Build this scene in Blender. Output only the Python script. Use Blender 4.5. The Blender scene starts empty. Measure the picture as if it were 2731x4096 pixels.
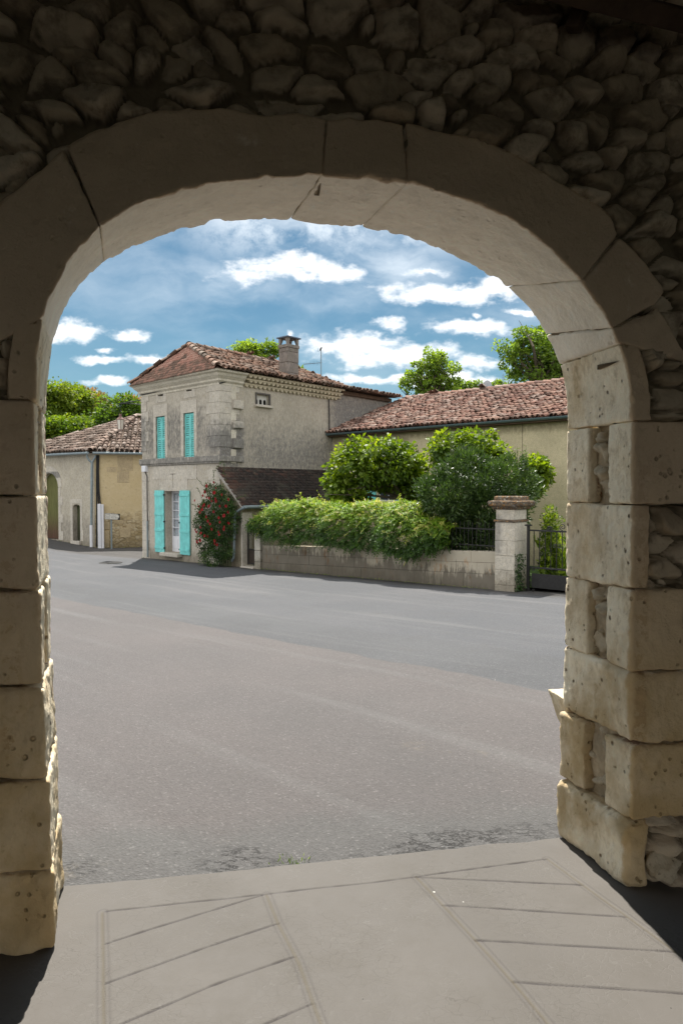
import bpy, math, random
import numpy as np
from mathutils import Matrix, Vector

rng = np.random.default_rng(11)
random.seed(11)
scene = bpy.context.scene
COL = scene.collection
R = math.radians

# ------------------------------------------------------------------ camera model (used to read sizes off the photograph)
F = 2700.0
PITCH = math.atan(88 / 2700.0)
CZ = 1.6
CP, SP = math.cos(PITCH), math.sin(PITCH)


def ray(x, y):
    dx = (x - 1365.5) / F
    dz = -(y - 2048) / F
    return np.array([dx, CP + SP * dz, -SP + CP * dz])


def at_depth(x, y, Y):
    d = ray(x, y)
    return np.array([0, 0, CZ]) + d * (Y / d[1])


class Frame:
    def __init__(s, ox, oy, ang):
        s.o = np.array([ox, oy, 0.0])
        s.ang = ang
        s.M = Matrix.Translation((ox, oy, 0)) @ Matrix.Rotation(ang, 4, 'Z')
        s.Rm = np.array([[math.cos(ang), -math.sin(ang), 0], [math.sin(ang), math.cos(ang), 0], [0, 0, 1]])

    def w(s, V):
        return np.asarray(V, float) @ s.Rm.T + s.o

    def l(s, V):
        return (np.asarray(V, float) - s.o) @ s.Rm

    def hit(s, x, y, axis, val):
        o = s.l(np.array([0, 0, CZ]))
        d = ray(x, y) @ s.Rm
        return o + d * ((val - o[axis]) / d[axis])


WORLD = Frame(0, 0, 0)
WF = Frame(0, 0, math.atan2(.166, .986))            # arcade wall: x along, y outward
HF = Frame(-3.92, 21.8, math.atan2(-.666, .746))    # house, garden wall, farm building
BF = Frame(-11.33, 31.0, math.atan2(.24, .97))      # barn, face beside the sign
BL = Frame(-11.33, 31.0, math.atan2(-.557, .83))    # barn, face with the arched door


def G(x, y):
    x = np.asarray(x, float)
    y = np.asarray(y, float)
    z = np.zeros(np.broadcast(x, y).shape)
    for k in (-1.2, -.6, 0, .6, 1.2):
        z = z + np.interp(y + k, [-5, 3.4, 8, 12, 15, 20, 25, 31, 40], [-.03, -.03, -.28, -.52, -.66, -.80, -.90, -1.08, -1.15])
    z = z / 5
    rise = np.clip((-11 - x), 0, 6) * .09 * np.clip((y - 27) / 4, 0, 1)
    return z + rise


def Gf(fr, x, y):
    p = fr.w([x, y, 0])
    return float(G(p[0], p[1]))


def hit_ground(x, y):
    d = ray(x, y)
    z = -.3
    for _ in range(30):
        p = np.array([0, 0, CZ]) + d * ((z - CZ) / d[2])
        z = float(G(p[0], p[1]))
    return p


# ------------------------------------------------------------------ numpy noise
def _h(i, j, k, s):
    n = (i * 374761393 + j * 668265263 + k * 2147483647 + s * 974711) & 0xffffffff
    n = ((n ^ (n >> 13)) * 1274126177) & 0xffffffff
    return ((n ^ (n >> 16)) & 0xffff) / 65535.0


def vnoise(P, f=1.0, s=0):
    P = np.asarray(P, float) * f
    I = np.floor(P).astype(np.int64)
    t = P - I
    t = t * t * (3 - 2 * t)
    r = 0
    for a in (0, 1):
        for b in (0, 1):
            for c in (0, 1):
                w = (t[..., 0] if a else 1 - t[..., 0]) * (t[..., 1] if b else 1 - t[..., 1]) * (t[..., 2] if c else 1 - t[..., 2])
                r = r + w * _h(I[..., 0] + a, I[..., 1] + b, I[..., 2] + c, s)
    return r * 2 - 1


def fbm(P, f=1.0, s=0, o=4, g=.5):
    r = 0
    a = 1
    for k in range(o):
        r = r + a * vnoise(P, f * 2 ** k, s + k * 17)
        a *= g
    return r


# ------------------------------------------------------------------ object helpers
TM = {}


def thing(name, label, cat, fr=WORLD, loc=(0, 0, 0), group=None):
    o = bpy.data.objects.new(name, None)
    o.empty_display_size = .2
    COL.objects.link(o)
    M = fr.M @ Matrix.Translation(loc)
    o.matrix_world = M
    TM[o.name] = M
    tag(o, label, cat, group)
    return o


def tag(o, label=None, cat=None, group=None, kind=None):
    if label: o['label'] = label
    if cat: o['category'] = cat
    if group: o['group'] = group
    if kind: o['kind'] = kind
    return o


def mesh(name, V, Fc, mat, parent=None, fr=WORLD, attrs=None, smooth=False, bevel=0, base=None):
    """base: object origin (frame coords) for top level meshes"""
    V = np.asarray(V, float).reshape(-1, 3)
    me = bpy.data.meshes.new(name)
    if parent is not None:
        Mi = TM[parent.name].inverted() @ fr.M
    elif base is not None:
        Mi = Matrix.Translation(-Vector(base))
    else:
        Mi = fr.M
    Mn = np.array(Mi)
    L = V @ Mn[:3, :3].T + Mn[:3, 3]
    if isinstance(Fc, np.ndarray):
        k = Fc.shape[1]
        me.vertices.add(len(L))
        me.vertices.foreach_set('co', L.astype(np.float32).ravel())
        me.loops.add(Fc.size)
        me.loops.foreach_set('vertex_index', Fc.astype(np.int32).ravel())
        me.polygons.add(len(Fc))
        me.polygons.foreach_set('loop_start', np.arange(0, Fc.size, k, dtype=np.int32))
        me.update(calc_edges=True)
    else:
        me.from_pydata([tuple(v) for v in L], [], [tuple(f) for f in Fc])
        me.update()
    if attrs:
        for an, av in attrs.items():
            at = me.attributes.new(an, 'FLOAT', 'POINT')
            at.data.foreach_set('value', np.asarray(av, np.float32))
    if smooth:
        me.polygons.foreach_set('use_smooth', np.ones(len(me.polygons), bool))
    me.materials.append(mat)
    o = bpy.data.objects.new(name, me)
    COL.objects.link(o)
    if parent is not None:
        o.parent = parent
        TM[o.name] = TM[parent.name]
    elif base is not None:
        o.matrix_world = fr.M @ Matrix.Translation(base)
        TM[o.name] = o.matrix_world.copy()
    else:
        TM[o.name] = Matrix.Identity(4)
    if bevel:
        b = o.modifiers.new('bev', 'BEVEL')
        b.width = bevel
        b.segments = 2
        b.limit_method = 'ANGLE'
    return o


class MB:
    def __init__(s):
        s.V = []
        s.F = []

    def quad(s, a, b, c, d):
        n = len(s.V)
        s.V += [a, b, c, d]
        s.F.append((n, n + 1, n + 2, n + 3))
        return s

    def box(s, x0, x1, y0, y1, z0, z1, jit=0):
        n = len(s.V)
        for z in (z0, z1):
            for x, y in ((x0, y0), (x1, y0), (x1, y1), (x0, y1)):
                s.V.append((x + random.uniform(-jit, jit), y + random.uniform(-jit, jit), z + random.uniform(-jit, jit)))
        s.F += [(n, n + 3, n + 2, n + 1), (n + 4, n + 5, n + 6, n + 7)]
        for k in range(4):
            a, b = k, (k + 1) % 4
            s.F.append((n + a, n + b, n + 4 + b, n + 4 + a))
        return s

    def hexa(s, bot, top):
        n = len(s.V)
        s.V += list(bot) + list(top)
        s.F += [(n + 3, n + 2, n + 1, n), (n + 4, n + 5, n + 6, n + 7)]
        for k in range(4):
            a, b = k, (k + 1) % 4
            s.F.append((n + a, n + b, n + 4 + b, n + 4 + a))
        return s

    def prism(s, poly, y0, y1):
        """poly in (x,z), extruded along y"""
        n = len(s.V)
        m = len(poly)
        s.V += [(p[0], y0, p[1]) for p in poly] + [(p[0], y1, p[1]) for p in poly]
        s.F.append(tuple(range(n, n + m)))
        s.F.append(tuple(range(n + 2 * m - 1, n + m - 1, -1)))
        for k in range(m):
            a, b = k, (k + 1) % m
            s.F.append((n + b, n + a, n + m + a, n + m + b))
        return s

    def tube(s, path, r, seg=8, cap=True):
        path = [np.asarray(p, float) for p in path]
        rr = r if isinstance(r, (list, tuple, np.ndarray)) else [r] * len(path)
        n0 = len(s.V)
        up = None
        for i, p in enumerate(path):
            t = path[min(i + 1, len(path) - 1)] - path[max(i - 1, 0)]
            t = t / (np.linalg.norm(t) + 1e-9)
            if up is None:
                up = np.array([0, 0, 1.0]) if abs(t[2]) < .9 else np.array([1.0, 0, 0])
            a = np.cross(t, up)
            a /= np.linalg.norm(a) + 1e-9
            b = np.cross(a, t)
            up = b
            for k in range(seg):
                th = 2 * math.pi * k / seg
                s.V.append(tuple(p + rr[i] * (math.cos(th) * a + math.sin(th) * b)))
        for i in range(len(path) - 1):
            for k in range(seg):
                k2 = (k + 1) % seg
                s.F.append((n0 + i * seg + k, n0 + i * seg + k2, n0 + (i + 1) * seg + k2, n0 + (i + 1) * seg + k))
        if cap:
            s.F.append(tuple(range(n0 + seg - 1, n0 - 1, -1)))
            e = n0 + (len(path) - 1) * seg
            s.F.append(tuple(range(e, e + seg)))
        return s

    def lathe(s, prof, cx, cy, seg=12, ang=0):
        n0 = len(s.V)
        for (r, z) in prof:
            for k in range(seg):
                th = 2 * math.pi * k / seg + ang
                s.V.append((cx + r * math.cos(th), cy + r * math.sin(th), z))
        for i in range(len(prof) - 1):
            for k in range(seg):
                k2 = (k + 1) % seg
                s.F.append((n0 + i * seg + k, n0 + i * seg + k2, n0 + (i + 1) * seg + k2, n0 + (i + 1) * seg + k))
        s.F.append(tuple(range(n0 + seg - 1, n0 - 1, -1)))
        e = n0 + (len(prof) - 1) * seg
        s.F.append(tuple(range(e, e + seg)))
        return s

    def build(s, name, mat, parent=None, fr=WORLD, **k):
        return mesh(name, s.V, s.F, mat, parent, fr, **k)


def grid_faces(nx, ny, keep=None):
    i, j = np.meshgrid(np.arange(nx - 1), np.arange(ny - 1), indexing='ij')
    a = (i * ny + j).ravel()
    Fq = np.stack([a, a + ny, a + ny + 1, a + 1], 1)
    if keep is not None:
        Fq = Fq[keep.ravel()]
    return Fq


def inpoly(px, pz, poly):
    c = np.zeros(px.shape, bool)
    n = len(poly)
    for i in range(n):
        x0, z0 = poly[i]
        x1, z1 = poly[(i + 1) % n]
        if z0 == z1: continue
        m = ((z0 > pz) != (z1 > pz)) & (px < (x1 - x0) * (pz - z0) / (z1 - z0) + x0)
        c ^= m
    return c


# ------------------------------------------------------------------ node materials
class NT:
    def __init__(s, name=None, tree=None):
        if tree is None:
            s.mat = bpy.data.materials.new(name)
            s.mat.use_nodes = True
            s.t = s.mat.node_tree
            s.t.nodes.clear()
        else:
            s.t = tree
        s.N = s.t.nodes
        s.L = s.t.links

    def put(s, sock, v):
        if isinstance(v, bpy.types.NodeSocket):
            s.L.new(v, sock)
        elif v is not None:
            if sock.type == 'RGBA' and len(v) == 3:
                v = (*v, 1)
            sock.default_value = v

    def math(s, op, a, b=None, c=None, clamp=False):
        n = s.N.new('ShaderNodeMath')
        n.operation = op
        n.use_clamp = clamp
        s.put(n.inputs[0], a)
        s.put(n.inputs[1], b)
        s.put(n.inputs[2], c)
        return n.outputs[0]

    def vm(s, op, a, b=None, scale=None):
        n = s.N.new('ShaderNodeVectorMath')
        n.operation = op
        s.put(n.inputs[0], a)
        s.put(n.inputs[1], b)
        if scale is not None: s.put(n.inputs[3], scale)
        return n.outputs[1] if op in ('LENGTH', 'DOT_PRODUCT', 'DISTANCE') else n.outputs[0]

    def mix(s, f, a, b, mode='MIX'):
        n = s.N.new('ShaderNodeMix')
        n.data_type = 'RGBA'
        n.blend_type = mode
        n.clamp_factor = True
        s.put(n.inputs[0], f)
        s.put(n.inputs[6], a)
        s.put(n.inputs[7], b)
        return n.outputs[2]

    def co(s, kind='Object', obj=None):
        n = s.N.new('ShaderNodeTexCoord')
        if obj: n.object = obj
        return n.outputs[kind]

    def pos(s):
        return s.N.new('ShaderNodeNewGeometry').outputs['Position']

    def sc(s, v, xyz):
        return s.vm('MULTIPLY', v, xyz)

    def xyz(s, v):
        n = s.N.new('ShaderNodeSeparateXYZ')
        s.put(n.inputs[0], v)
        return n.outputs

    def cmb(s, x, y, z):
        n = s.N.new('ShaderNodeCombineXYZ')
        s.put(n.inputs[0], x); s.put(n.inputs[1], y); s.put(n.inputs[2], z)
        return n.outputs[0]

    def noise(s, v, scale, detail=4, rough=.55, dist=0, color=False):
        n = s.N.new('ShaderNodeTexNoise')
        s.put(n.inputs['Vector'], v)
        n.inputs['Scale'].default_value = scale
        n.inputs['Detail'].default_value = detail
        n.inputs['Roughness'].default_value = rough
        n.inputs['Distortion'].default_value = dist
        return n.outputs['Color' if color else 'Fac']

    def vor(s, v, scale, feat='F1', out='Distance', rand=1.0):
        n = s.N.new('ShaderNodeTexVoronoi')
        n.feature = feat
        s.put(n.inputs['Vector'], v)
        n.inputs['Scale'].default_value = scale
        n.inputs['Randomness'].default_value = rand
        return n.outputs[out]

    def mr(s, v, a, b, c=0.0, d=1.0, smooth=True):
        n = s.N.new('ShaderNodeMapRange')
        n.interpolation_type = 'SMOOTHSTEP' if smooth else 'LINEAR'
        s.put(n.inputs[0], v)
        for i, q in enumerate((a, b, c, d)): s.put(n.inputs[i + 1], q)
        return n.outputs[0]

    def ramp(s, f, pts, interp='LINEAR'):
        n = s.N.new('ShaderNodeValToRGB')
        n.color_ramp.interpolation = interp
        e = n.color_ramp.elements
        while len(e) < len(pts): e.new(.5)
        for k, (p, c) in enumerate(pts):
            e[k].position = p
            e[k].color = (*c, 1) if len(c) == 3 else c
        s.put(n.inputs[0], f)
        return n.outputs[0]

    def attr(s, name):
        n = s.N.new('ShaderNodeAttribute')
        n.attribute_name = name
        return n.outputs['Fac']

    def bump(s, h, strength=.5, dist=.01, normal=None):
        n = s.N.new('ShaderNodeBump')
        n.inputs['Strength'].default_value = strength
        n.inputs['Distance'].default_value = dist
        s.put(n.inputs['Height'], h)
        if normal is not None: s.put(n.inputs['Normal'], normal)
        return n.outputs[0]

    def pbr(s, col, rough=.85, normal=None, spec=.3, metal=0.0, alpha=None):
        n = s.N.new('ShaderNodeBsdfPrincipled')
        s.put(n.inputs['Base Color'], col)
        s.put(n.inputs['Roughness'], rough)
        s.put(n.inputs['Specular IOR Level'], spec)
        s.put(n.inputs['Metallic'], metal)
        if normal is not None: s.put(n.inputs['Normal'], normal)
        return n.outputs[0]

    def out(s, sh):
        o = s.N.new('ShaderNodeOutputMaterial')
        s.L.new(sh, o.inputs['Surface'])
        return s.mat

    # soft box mask in x (a..b) with softness w
    def band(s, v, a, b, w):
        return s.math('MULTIPLY', s.mr(v, a - w, a + w), s.mr(v, b + w, b - w))


def simple(name, col, rough=.7, spec=.3, metal=0.0, var=.12, scale=6, bump=.2, bscale=60, bdist=.004):
    m = NT(name)
    c = m.co()
    n1 = m.noise(c, scale, 5, .6)
    k = m.mr(n1, .25, .75, 1 - var, 1 + var, False)
    col2 = m.vm('SCALE', m.cmb(*col), scale=k)
    nb = m.bump(m.noise(c, bscale, 3), bump, bdist)
    return m.out(m.pbr(col2, rough, nb, spec, metal))


def limestone(name, base, dark, stain=(.25, .18, .10), pit=1.0, scale=1.0, streak=0.0, extra=None, joints=None, amt=.6):
    """old limestone: mottled colour, pits, brown stains"""
    m = NT(name)
    c = m.co()
    n1 = m.noise(c, 2.2 * scale, 6, .62)
    n2 = m.noise(c, 9 * scale, 5, .65)
    n3 = m.noise(m.sc(c, (1, 1, .25)), 7 * scale, 4, .6)
    col = m.mix(m.mr(n2, .35, .7), base, tuple(x * 1.12 for x in base))
    col = m.mix(m.math('MULTIPLY', m.mr(n1, .48, .72), amt), col, stain)
    if streak:
        col = m.mix(m.math('MULTIPLY', m.mr(n3, .5, .72), streak), col, dark)
    pits = m.vor(c, 26 * scale)
    pm = m.mr(pits, .08, .24, 1, 0)
    sel = m.mr(m.noise(c, 8 * scale, 2), .5, .6)
    pm = m.math('MULTIPLY', pm, sel)
    pm2 = m.math('MULTIPLY', m.mr(m.vor(c, 11 * scale), .05, .13, 1, 0), m.mr(m.noise(c, 3.1 * scale, 2), .5, .6))
    pm = m.math('MAXIMUM', pm, pm2)
    col = m.mix(m.math('MULTIPLY', pm, .85 * min(pit, 1)), col, dark)
    n5 = m.noise(m.sc(c, (1, 1, .5)), 24 * scale, 6, .75)
    col = m.mix(m.math('MULTIPLY', m.mr(n5, .5, .68), .05 + .42 * min(pit, 1)), col, tuple(v * .62 for v in stain))
    col = m.mix(m.math('MULTIPLY', m.mr(n5, .46, .3), .4), col, tuple(min(.9, v * 1.15) for v in base))
    if extra: col = extra(m, c, col)
    h = m.math('ADD', m.math('MULTIPLY', m.noise(c, 45 * scale, 6, .7), .45), m.math('MULTIPLY', n2, .8))
    h = m.math('SUBTRACT', h, m.math('MULTIPLY', pm, .9 * pit))
    return m.out(m.pbr(col, .92, m.bump(h, .9, .02 / scale), .15))


def band2(m, v, a, b, w):
    return m.band(v, a, b, w)
SUN_E, EXPO, CW_ = 2.9, 1.52, 3.7
# ================================================================== MARKET HALL (arcade wall, floor)
VI, VO = 2.436, 2.886
D2S = 2731 / 1568.0                      # reading scale of the traced outlines


def wi(x, y):                            # inner face point (u, z)
    p = WF.hit(x * D2S, y * D2S, 1, VI)
    return p[0], p[2]


def wo(x, y):
    p = WF.hit(x * D2S, y * D2S, 1, VO)
    return p[0], p[2]


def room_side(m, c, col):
    # the faces turned to the room are mixed towards brown, ochre lower down
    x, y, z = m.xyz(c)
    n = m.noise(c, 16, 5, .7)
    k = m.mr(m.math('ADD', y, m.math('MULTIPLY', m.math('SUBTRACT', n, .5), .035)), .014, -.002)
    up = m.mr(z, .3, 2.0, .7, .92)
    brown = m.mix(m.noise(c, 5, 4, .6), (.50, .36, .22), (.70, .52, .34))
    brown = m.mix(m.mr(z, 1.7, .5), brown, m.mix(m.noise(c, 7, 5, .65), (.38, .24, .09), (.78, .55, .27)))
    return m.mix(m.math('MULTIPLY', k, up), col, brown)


def red_paint(m, c, col):
    x, y, z = m.xyz(c)
    n = m.noise(c, 14, 5, .7)
    msk = m.math('MULTIPLY', m.band(x, 1.585, 1.64, .012), m.band(z, .55, 1.75, .1))
    msk = m.math('MULTIPLY', msk, m.mr(n, .47, .53))
    msk2 = m.math('MULTIPLY', m.math('MULTIPLY', m.band(x, 1.68, 1.78, .01), m.band(z, 1.68, 1.715, .006)), m.mr(n, .42, .5))
    msk3 = m.math('MULTIPLY', m.math('MULTIPLY', m.band(x, -.76, -.70, .02), m.band(z, .65, 1.9, .1)), m.mr(n, .52, .58))
    k = m.math('MAXIMUM', msk, m.math('MAXIMUM', msk2, msk3))
    col = m.mix(m.math('MULTIPLY', k, .8), col, (.20, .045, .03))
    # ochre tint, stronger towards the lowest courses
    low = m.math('MULTIPLY', m.mr(z, 1.5, .3, 0, .75), m.mr(m.noise(c, 4, 4), .35, .65))
    col = m.mix(low, col, (.40, .28, .13))
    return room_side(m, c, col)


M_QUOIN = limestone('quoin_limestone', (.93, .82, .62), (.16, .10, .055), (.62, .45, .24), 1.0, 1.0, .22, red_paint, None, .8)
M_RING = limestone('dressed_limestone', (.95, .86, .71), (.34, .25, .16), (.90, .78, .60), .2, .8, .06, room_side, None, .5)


def mk_rubble():
    m = NT('rubble_stone')
    c = m.co()
    tint = m.attr('tint')
    st = m.attr('stone')
    n1 = m.noise(c, 9, 5, .65)
    col = m.ramp(tint, [(0, (.29, .21, .13)), (.4, (.42, .33, .22)), (.75, (.60, .49, .35)), (1, (.50, .36, .22))])
    col = m.mix(m.mr(n1, .45, .7), col, (.22, .17, .115))
    mort = m.mix(n1, (.13, .10, .06), (.22, .17, .11))
    col = m.mix(m.mr(st, .2, .7), mort, col)
    h = m.math('ADD', m.noise(c, 30, 6, .7), m.math('MULTIPLY', m.noise(c, 110, 3), .3))
    return m.out(m.pbr(col, .95, m.bump(h, .6, .012), .1))


M_RUBBLE = mk_rubble()
M_MORTAR = simple('lime_mortar', (.30, .24, .16), .95, .1, 0, .3, 12, .7, 45, .01)
M_FILL = simple('earth_mortar', (.42, .34, .23), .95, .1, 0, .35, 14, .8, 50, .012)
M_OAK = simple('old_oak', (.09, .06, .04), .85, .15, 0, .35, 8, .5, 40, .006)
M_PLASTER_DARK = simple('dark_plaster', (.16, .13, .10), .95, .1, 0, .25, 3, .4, 30)

HALL = thing('market_hall', 'dark rubble stone wall with a wide arched opening framed by pale dressed limestone blocks', 'market hall', WF, (0, VI, 0))


def block(fn, dims, name, mat, seed, r=.018, res=.022, amp=.006, parent=HALL, fr=WF, mid=0.0, chip=1.0):
    """rounded weathered stone; fn maps (a,b,c) in 0..1 arrays to points"""
    n = [max(3, int(math.ceil(d / res))) for d in dims]
    Vs, Fs = [], []
    off = 0
    for ax in range(3):
        o1, o2 = [(1, 2), (2, 0), (0, 1)][ax]
        for side in (0, 1):
            g1, g2 = np.meshgrid(np.linspace(0, 1, n[o1] + 1), np.linspace(0, 1, n[o2] + 1), indexing='ij')
            P = np.zeros(g1.shape + (3,))
            P[..., ax] = side
            P[..., o1] = g1
            P[..., o2] = g2
            fcs = grid_faces(n[o1] + 1, n[o2] + 1)
            if side == 0: fcs = fcs[:, ::-1]
            Vs.append(P.reshape(-1, 3))
            Fs.append(fcs + off)
            off += P.shape[0] * P.shape[1]
    P = np.concatenate(Vs)
    Fq = np.concatenate(Fs)
    D = np.array(dims)
    # weld duplicated border vertices
    key = np.round(P * 100000).astype(np.int64)
    _, idx, inv = np.unique(key, axis=0, return_index=True, return_inverse=True)
    P = P[idx]
    Fq = inv.ravel()[Fq]
    X = P * D
    rr = min(r, D.min() * .4)
    nz = vnoise(X + seed * 3.1, 14, seed)
    rv = np.clip(rr * (1 + .35 * nz * chip), .003, D.min() * .45)[:, None]
    Cc = np.clip(X, rv, D - rv)
    dv = X - Cc
    ln = np.linalg.norm(dv, axis=1, keepdims=True)
    N = dv / np.maximum(ln, 1e-9)
    X2 = Cc + N * rv
    fine_ = -.010 * np.clip(vnoise(X + seed, 30, seed + 2) - .42, 0, 1) - .006 * np.clip(vnoise(X + seed, 62, seed + 3) - .35, 0, 1) + .0012 * vnoise(X * np.array([1, 1, .5]), 75, seed + 8)
    disp = chip * fine_ + amp * (fbm(X + seed * 7.3, 5, seed, 4, .55) * 1.0 + .35 * vnoise(X + seed, 40, seed + 5))
    X2 = X2 + N * disp[:, None]
    Q = X2 / D
    W = fn(Q[:, 0], Q[:, 1], Q[:, 2])
    return mesh(name, W, Fq, mat, parent, fr, smooth=True)


def lerp(a, b, t): return a + (b - a) * t


FOOT = []        # footprints (u,z) on inner face

# per course: z0, z1, x_out, x_in (reading px), inner-face far edge px, kind, bulge
RC = [
    (1.875, 2.17, 1302, 1450, 1492, 'full', 0.0030, 0.0060),
    (1.545, 1.870, 1300, 1450, 1660, 'pair', 0.0030, 0.0084),
    (1.205, 1.540, 1300, 1450, 1492, 'full', 0.0053, 0.0132),
    (.880, 1.200, 1299, 1450, 1575, 'pair', 0.0067, 0.0120),
    (.590, .870, 1300, 1452, 1700, 'full', 0.0105, 0.0168),
    (.275, .575, 1290, 1456, 1600, 'pair', 0.0075, 0.0132),
    (.0, .268, 1281, 1446, 1500, 'full', 0.0120, 0.0330),
]
LCs = [
    (1.905, 2.18, 106, 84, 20, 'full', 0.0030, 0.0060),
    (1.585, 1.900, 107, 80, -90, 'pair', 0.0030, 0.0072),
    (1.265, 1.578, 109, 84, -110, 'full', 0.0037, 0.0084),
    (.935, 1.255, 113, 91, -90, 'pair', 0.0060, 0.0120),
    (.610, .922, 119, 96, -110, 'full', 0.0097, 0.0180),
    (.285, .600, 124, 106, -90, 'full', 0.0060, 0.0132),
    (.0, .278, 130, 112, -110, 'full', 0.0105, 0.0180),
]


def course(tab, sgn):
    for k, (z0, z1, xo, xi, xf, kind, amp, rad) in enumerate(tab):
        uo = wo(xo, 1125)[0]
        ui = wi(xi, 1125)[0]
        uf = wi(xf, 1125)[0]
        seed = 20 + k + (50 if sgn < 0 else 0)
        H = z1 - z0

        def mk(v0, v1, ufar, nm='quoin', rd=rad):
            ua = lerp(ui, uo, (v0 - VI) / (VO - VI))
            ub = lerp(ui, uo, (v1 - VI) / (VO - VI))
            Wd = abs(ufar - ua)

            def fn(a, b, c):
                v = lerp(v0, v1, b)
                u0 = lerp(ua, ub, b)
                if k == 0:      # the springers already lean into the curve
                    zq = lerp(z0, z1, c)
                    CI, CO = (SPR_I, SPR_O) if sgn > 0 else (SPL_I, SPL_O)
                    u0 = lerp(np.interp(zq, CI[:, 1], CI[:, 0]), np.interp(zq, CO[:, 1], CO[:, 0]), b)
                uu = u0 + sgn * a * Wd
                return np.stack([uu, v, lerp(z0, z1, c)], 1)
            return block(fn, (Wd, v1 - v0, H), nm, M_QUOIN, seed, rd, .0095, amp)
        if kind == 'full':
            mk(VI - .01, VO, uf)
        else:
            mk(VO - .17, VO, uo + sgn * .3, rd=rad * .8)
            mk(VI - .012, VI + .15, uf)
        if k == 0:
            CI = SPR_I if sgn > 0 else SPL_I
            Wd = abs(uf - ui)
            FOOT.append([(p[0] - sgn * .01, p[1]) for p in CI] + [(p[0] + sgn * (Wd + .012), p[1]) for p in CI[::-1]])
            continue
        FOOT.append([(ui - sgn * .01, z0 - .01), (uf - sgn * .012, z0 - .01), (uf - sgn * .012, z1 + .01), (ui - sgn * .01, z1 + .01)])


SPR_I = np.array([wi(*p) for p in ((1450, 1000), (1450, 960), (1447, 890), (1434, 830), (1418, 786))])
SPR_O = np.array([wo(*p) for p in ((1302, 1000), (1301, 950), (1297, 895), (1284, 835))])
SPL_I = np.array([wi(*p) for p in ((84, 930), (85, 870), (90, 800), (102, 727))])
SPL_O = np.array([wo(*p) for p in ((106, 950), (107, 900), (112, 845), (119, 792))])
course(RC, 1)
course(LCs, -1)

INN = [(84, 800), (96, 750), (120, 672), (160, 595), (232, 520), (310, 472), (400, 442), (520, 418), (640, 407), (740, 404), (850, 410), (935, 421), (1080, 460), (1180, 505), (1270, 577), (1335, 648), (1372, 700), (1405, 755), (1432, 825), (1447, 890)]
INN = [(102, 727), (111, 695)] + INN[2:18] + [(1418, 786)]
OUT = [(119, 792), (129, 762), (146, 712), (182, 652), (237, 602), (302, 566), (380, 537), (480, 512), (575, 503), (665, 504), (735, 514), (830, 520), (930, 540), (1010, 570), (1105, 618), (1160, 656), (1215, 706), (1252, 766), (1284, 835)]


def resample(pts, n):
    pts = np.array(pts, float)
    d = np.r_[0, np.cumsum(np.linalg.norm(np.diff(pts, axis=0), axis=1))]
    t = np.linspace(0, d[-1], n)
    return np.stack([np.interp(t, d, pts[:, k]) for k in range(pts.shape[1])], 1)


# vertical ends tie in to the top courses of the jambs
inn_uz = np.array([wi(*p) for p in INN])
out_uz = np.array([wo(*p) for p in OUT])
inn_uz[0, 1] = 2.185; out_uz[0, 1] = 2.185
inn_uz[-1, 1] = 2.175; out_uz[-1, 1] = 2.175
VOUS = [
    (0, 4, [(-80, 830), (-70, 640), (0, 470), (60, 415), (148, 345)]),
    (4, 9, [(156, 341), (230, 297), (300, 268), (400, 248), (500, 245), (610, 262), (747, 270)]),
    (9, 11, [(751, 270), (860, 270), (925, 285)]),
    (11, 15, [(930, 285), (1090, 321), (1190, 365), (1290, 425), (1400, 492), (1416, 538)]),
    (15, 17, [(1420, 544), (1485, 600), (1525, 664), (1500, 700)]),
    (17, 18, [(1506, 706), (1560, 800), (1590, 838)]),
]
for vi, (a0, a1, ext) in enumerate(VOUS):
    n = 40
    Ii = resample(inn_uz[a0:a1 + 1], n)
    Oo = resample(out_uz[a0:a1 + 1], n)
    E = resample([wi(*p) for p in ext], n)
    La = np.linalg.norm(np.diff(Ii, axis=0), axis=1).sum()
    Lb = np.linalg.norm(E - Ii, axis=1).mean()
    t = np.linspace(0, 1, n)

    def fn(a, b, c, Ii=Ii, Oo=Oo, E=E, t=t, vi=vi):
        A = np.clip(a, 0, 1)
        P = []
        for k in range(2):
            i = np.interp(A, t, Ii[:, k]); o = np.interp(A, t, Oo[:, k]); e = np.interp(A, t, E[:, k])
            j = lerp(i, o, c)
            P.append(lerp(j, e, b))
        v = lerp(VI - .008, VO, c)
        # chipped outer lip of the opening
        rag = np.clip((c - .8) / .2, 0, 1) * np.clip(1 - b * 9, 0, 1)
        nn = fbm(np.stack([P[0], P[1], P[0] * 0], 1), 16, 3, 4, .6)
        P[1] = P[1] + rag * np.clip(nn, -.2, 1.2) * .013
        rag2 = np.clip((.18 - c) / .18, 0, 1) * np.clip(1 - b * 9, 0, 1)
        P[1] = P[1] + rag2 * np.clip(fbm(np.stack([P[0], P[1], P[0] * 0 + 4], 1), 14, 9, 4, .6), 0, 1.2) * .010
        # the ring's upper edge is irregular
        top = np.clip((b - .85) / .15, 0, 1)
        P[1] = P[1] + top * .012 * fbm(np.stack([P[0], P[1], P[0] * 0], 1), 8, 31, 3)
        return np.stack([P[0], v, P[1]], 1)
    block(fn, (La, Lb, VO - VI), 'voussoir', M_RING, 90 + vi, .0035, .011, .0045, mid=0, chip=.5)
    FOOT.append([tuple(p) for p in Ii] + [tuple(p) for p in E[::-1]])

# opening polygon on the inner face (with jambs)
OPEN = [(wi(84, 1125)[0] - .004, -.1), (wi(84, 1125)[0] - .004, 1.9)] + [tuple(p) for p in inn_uz] + [(wi(1450, 1125)[0] + .004, 1.9), (wi(1450, 1125)[0] + .004, -.1)]

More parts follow.
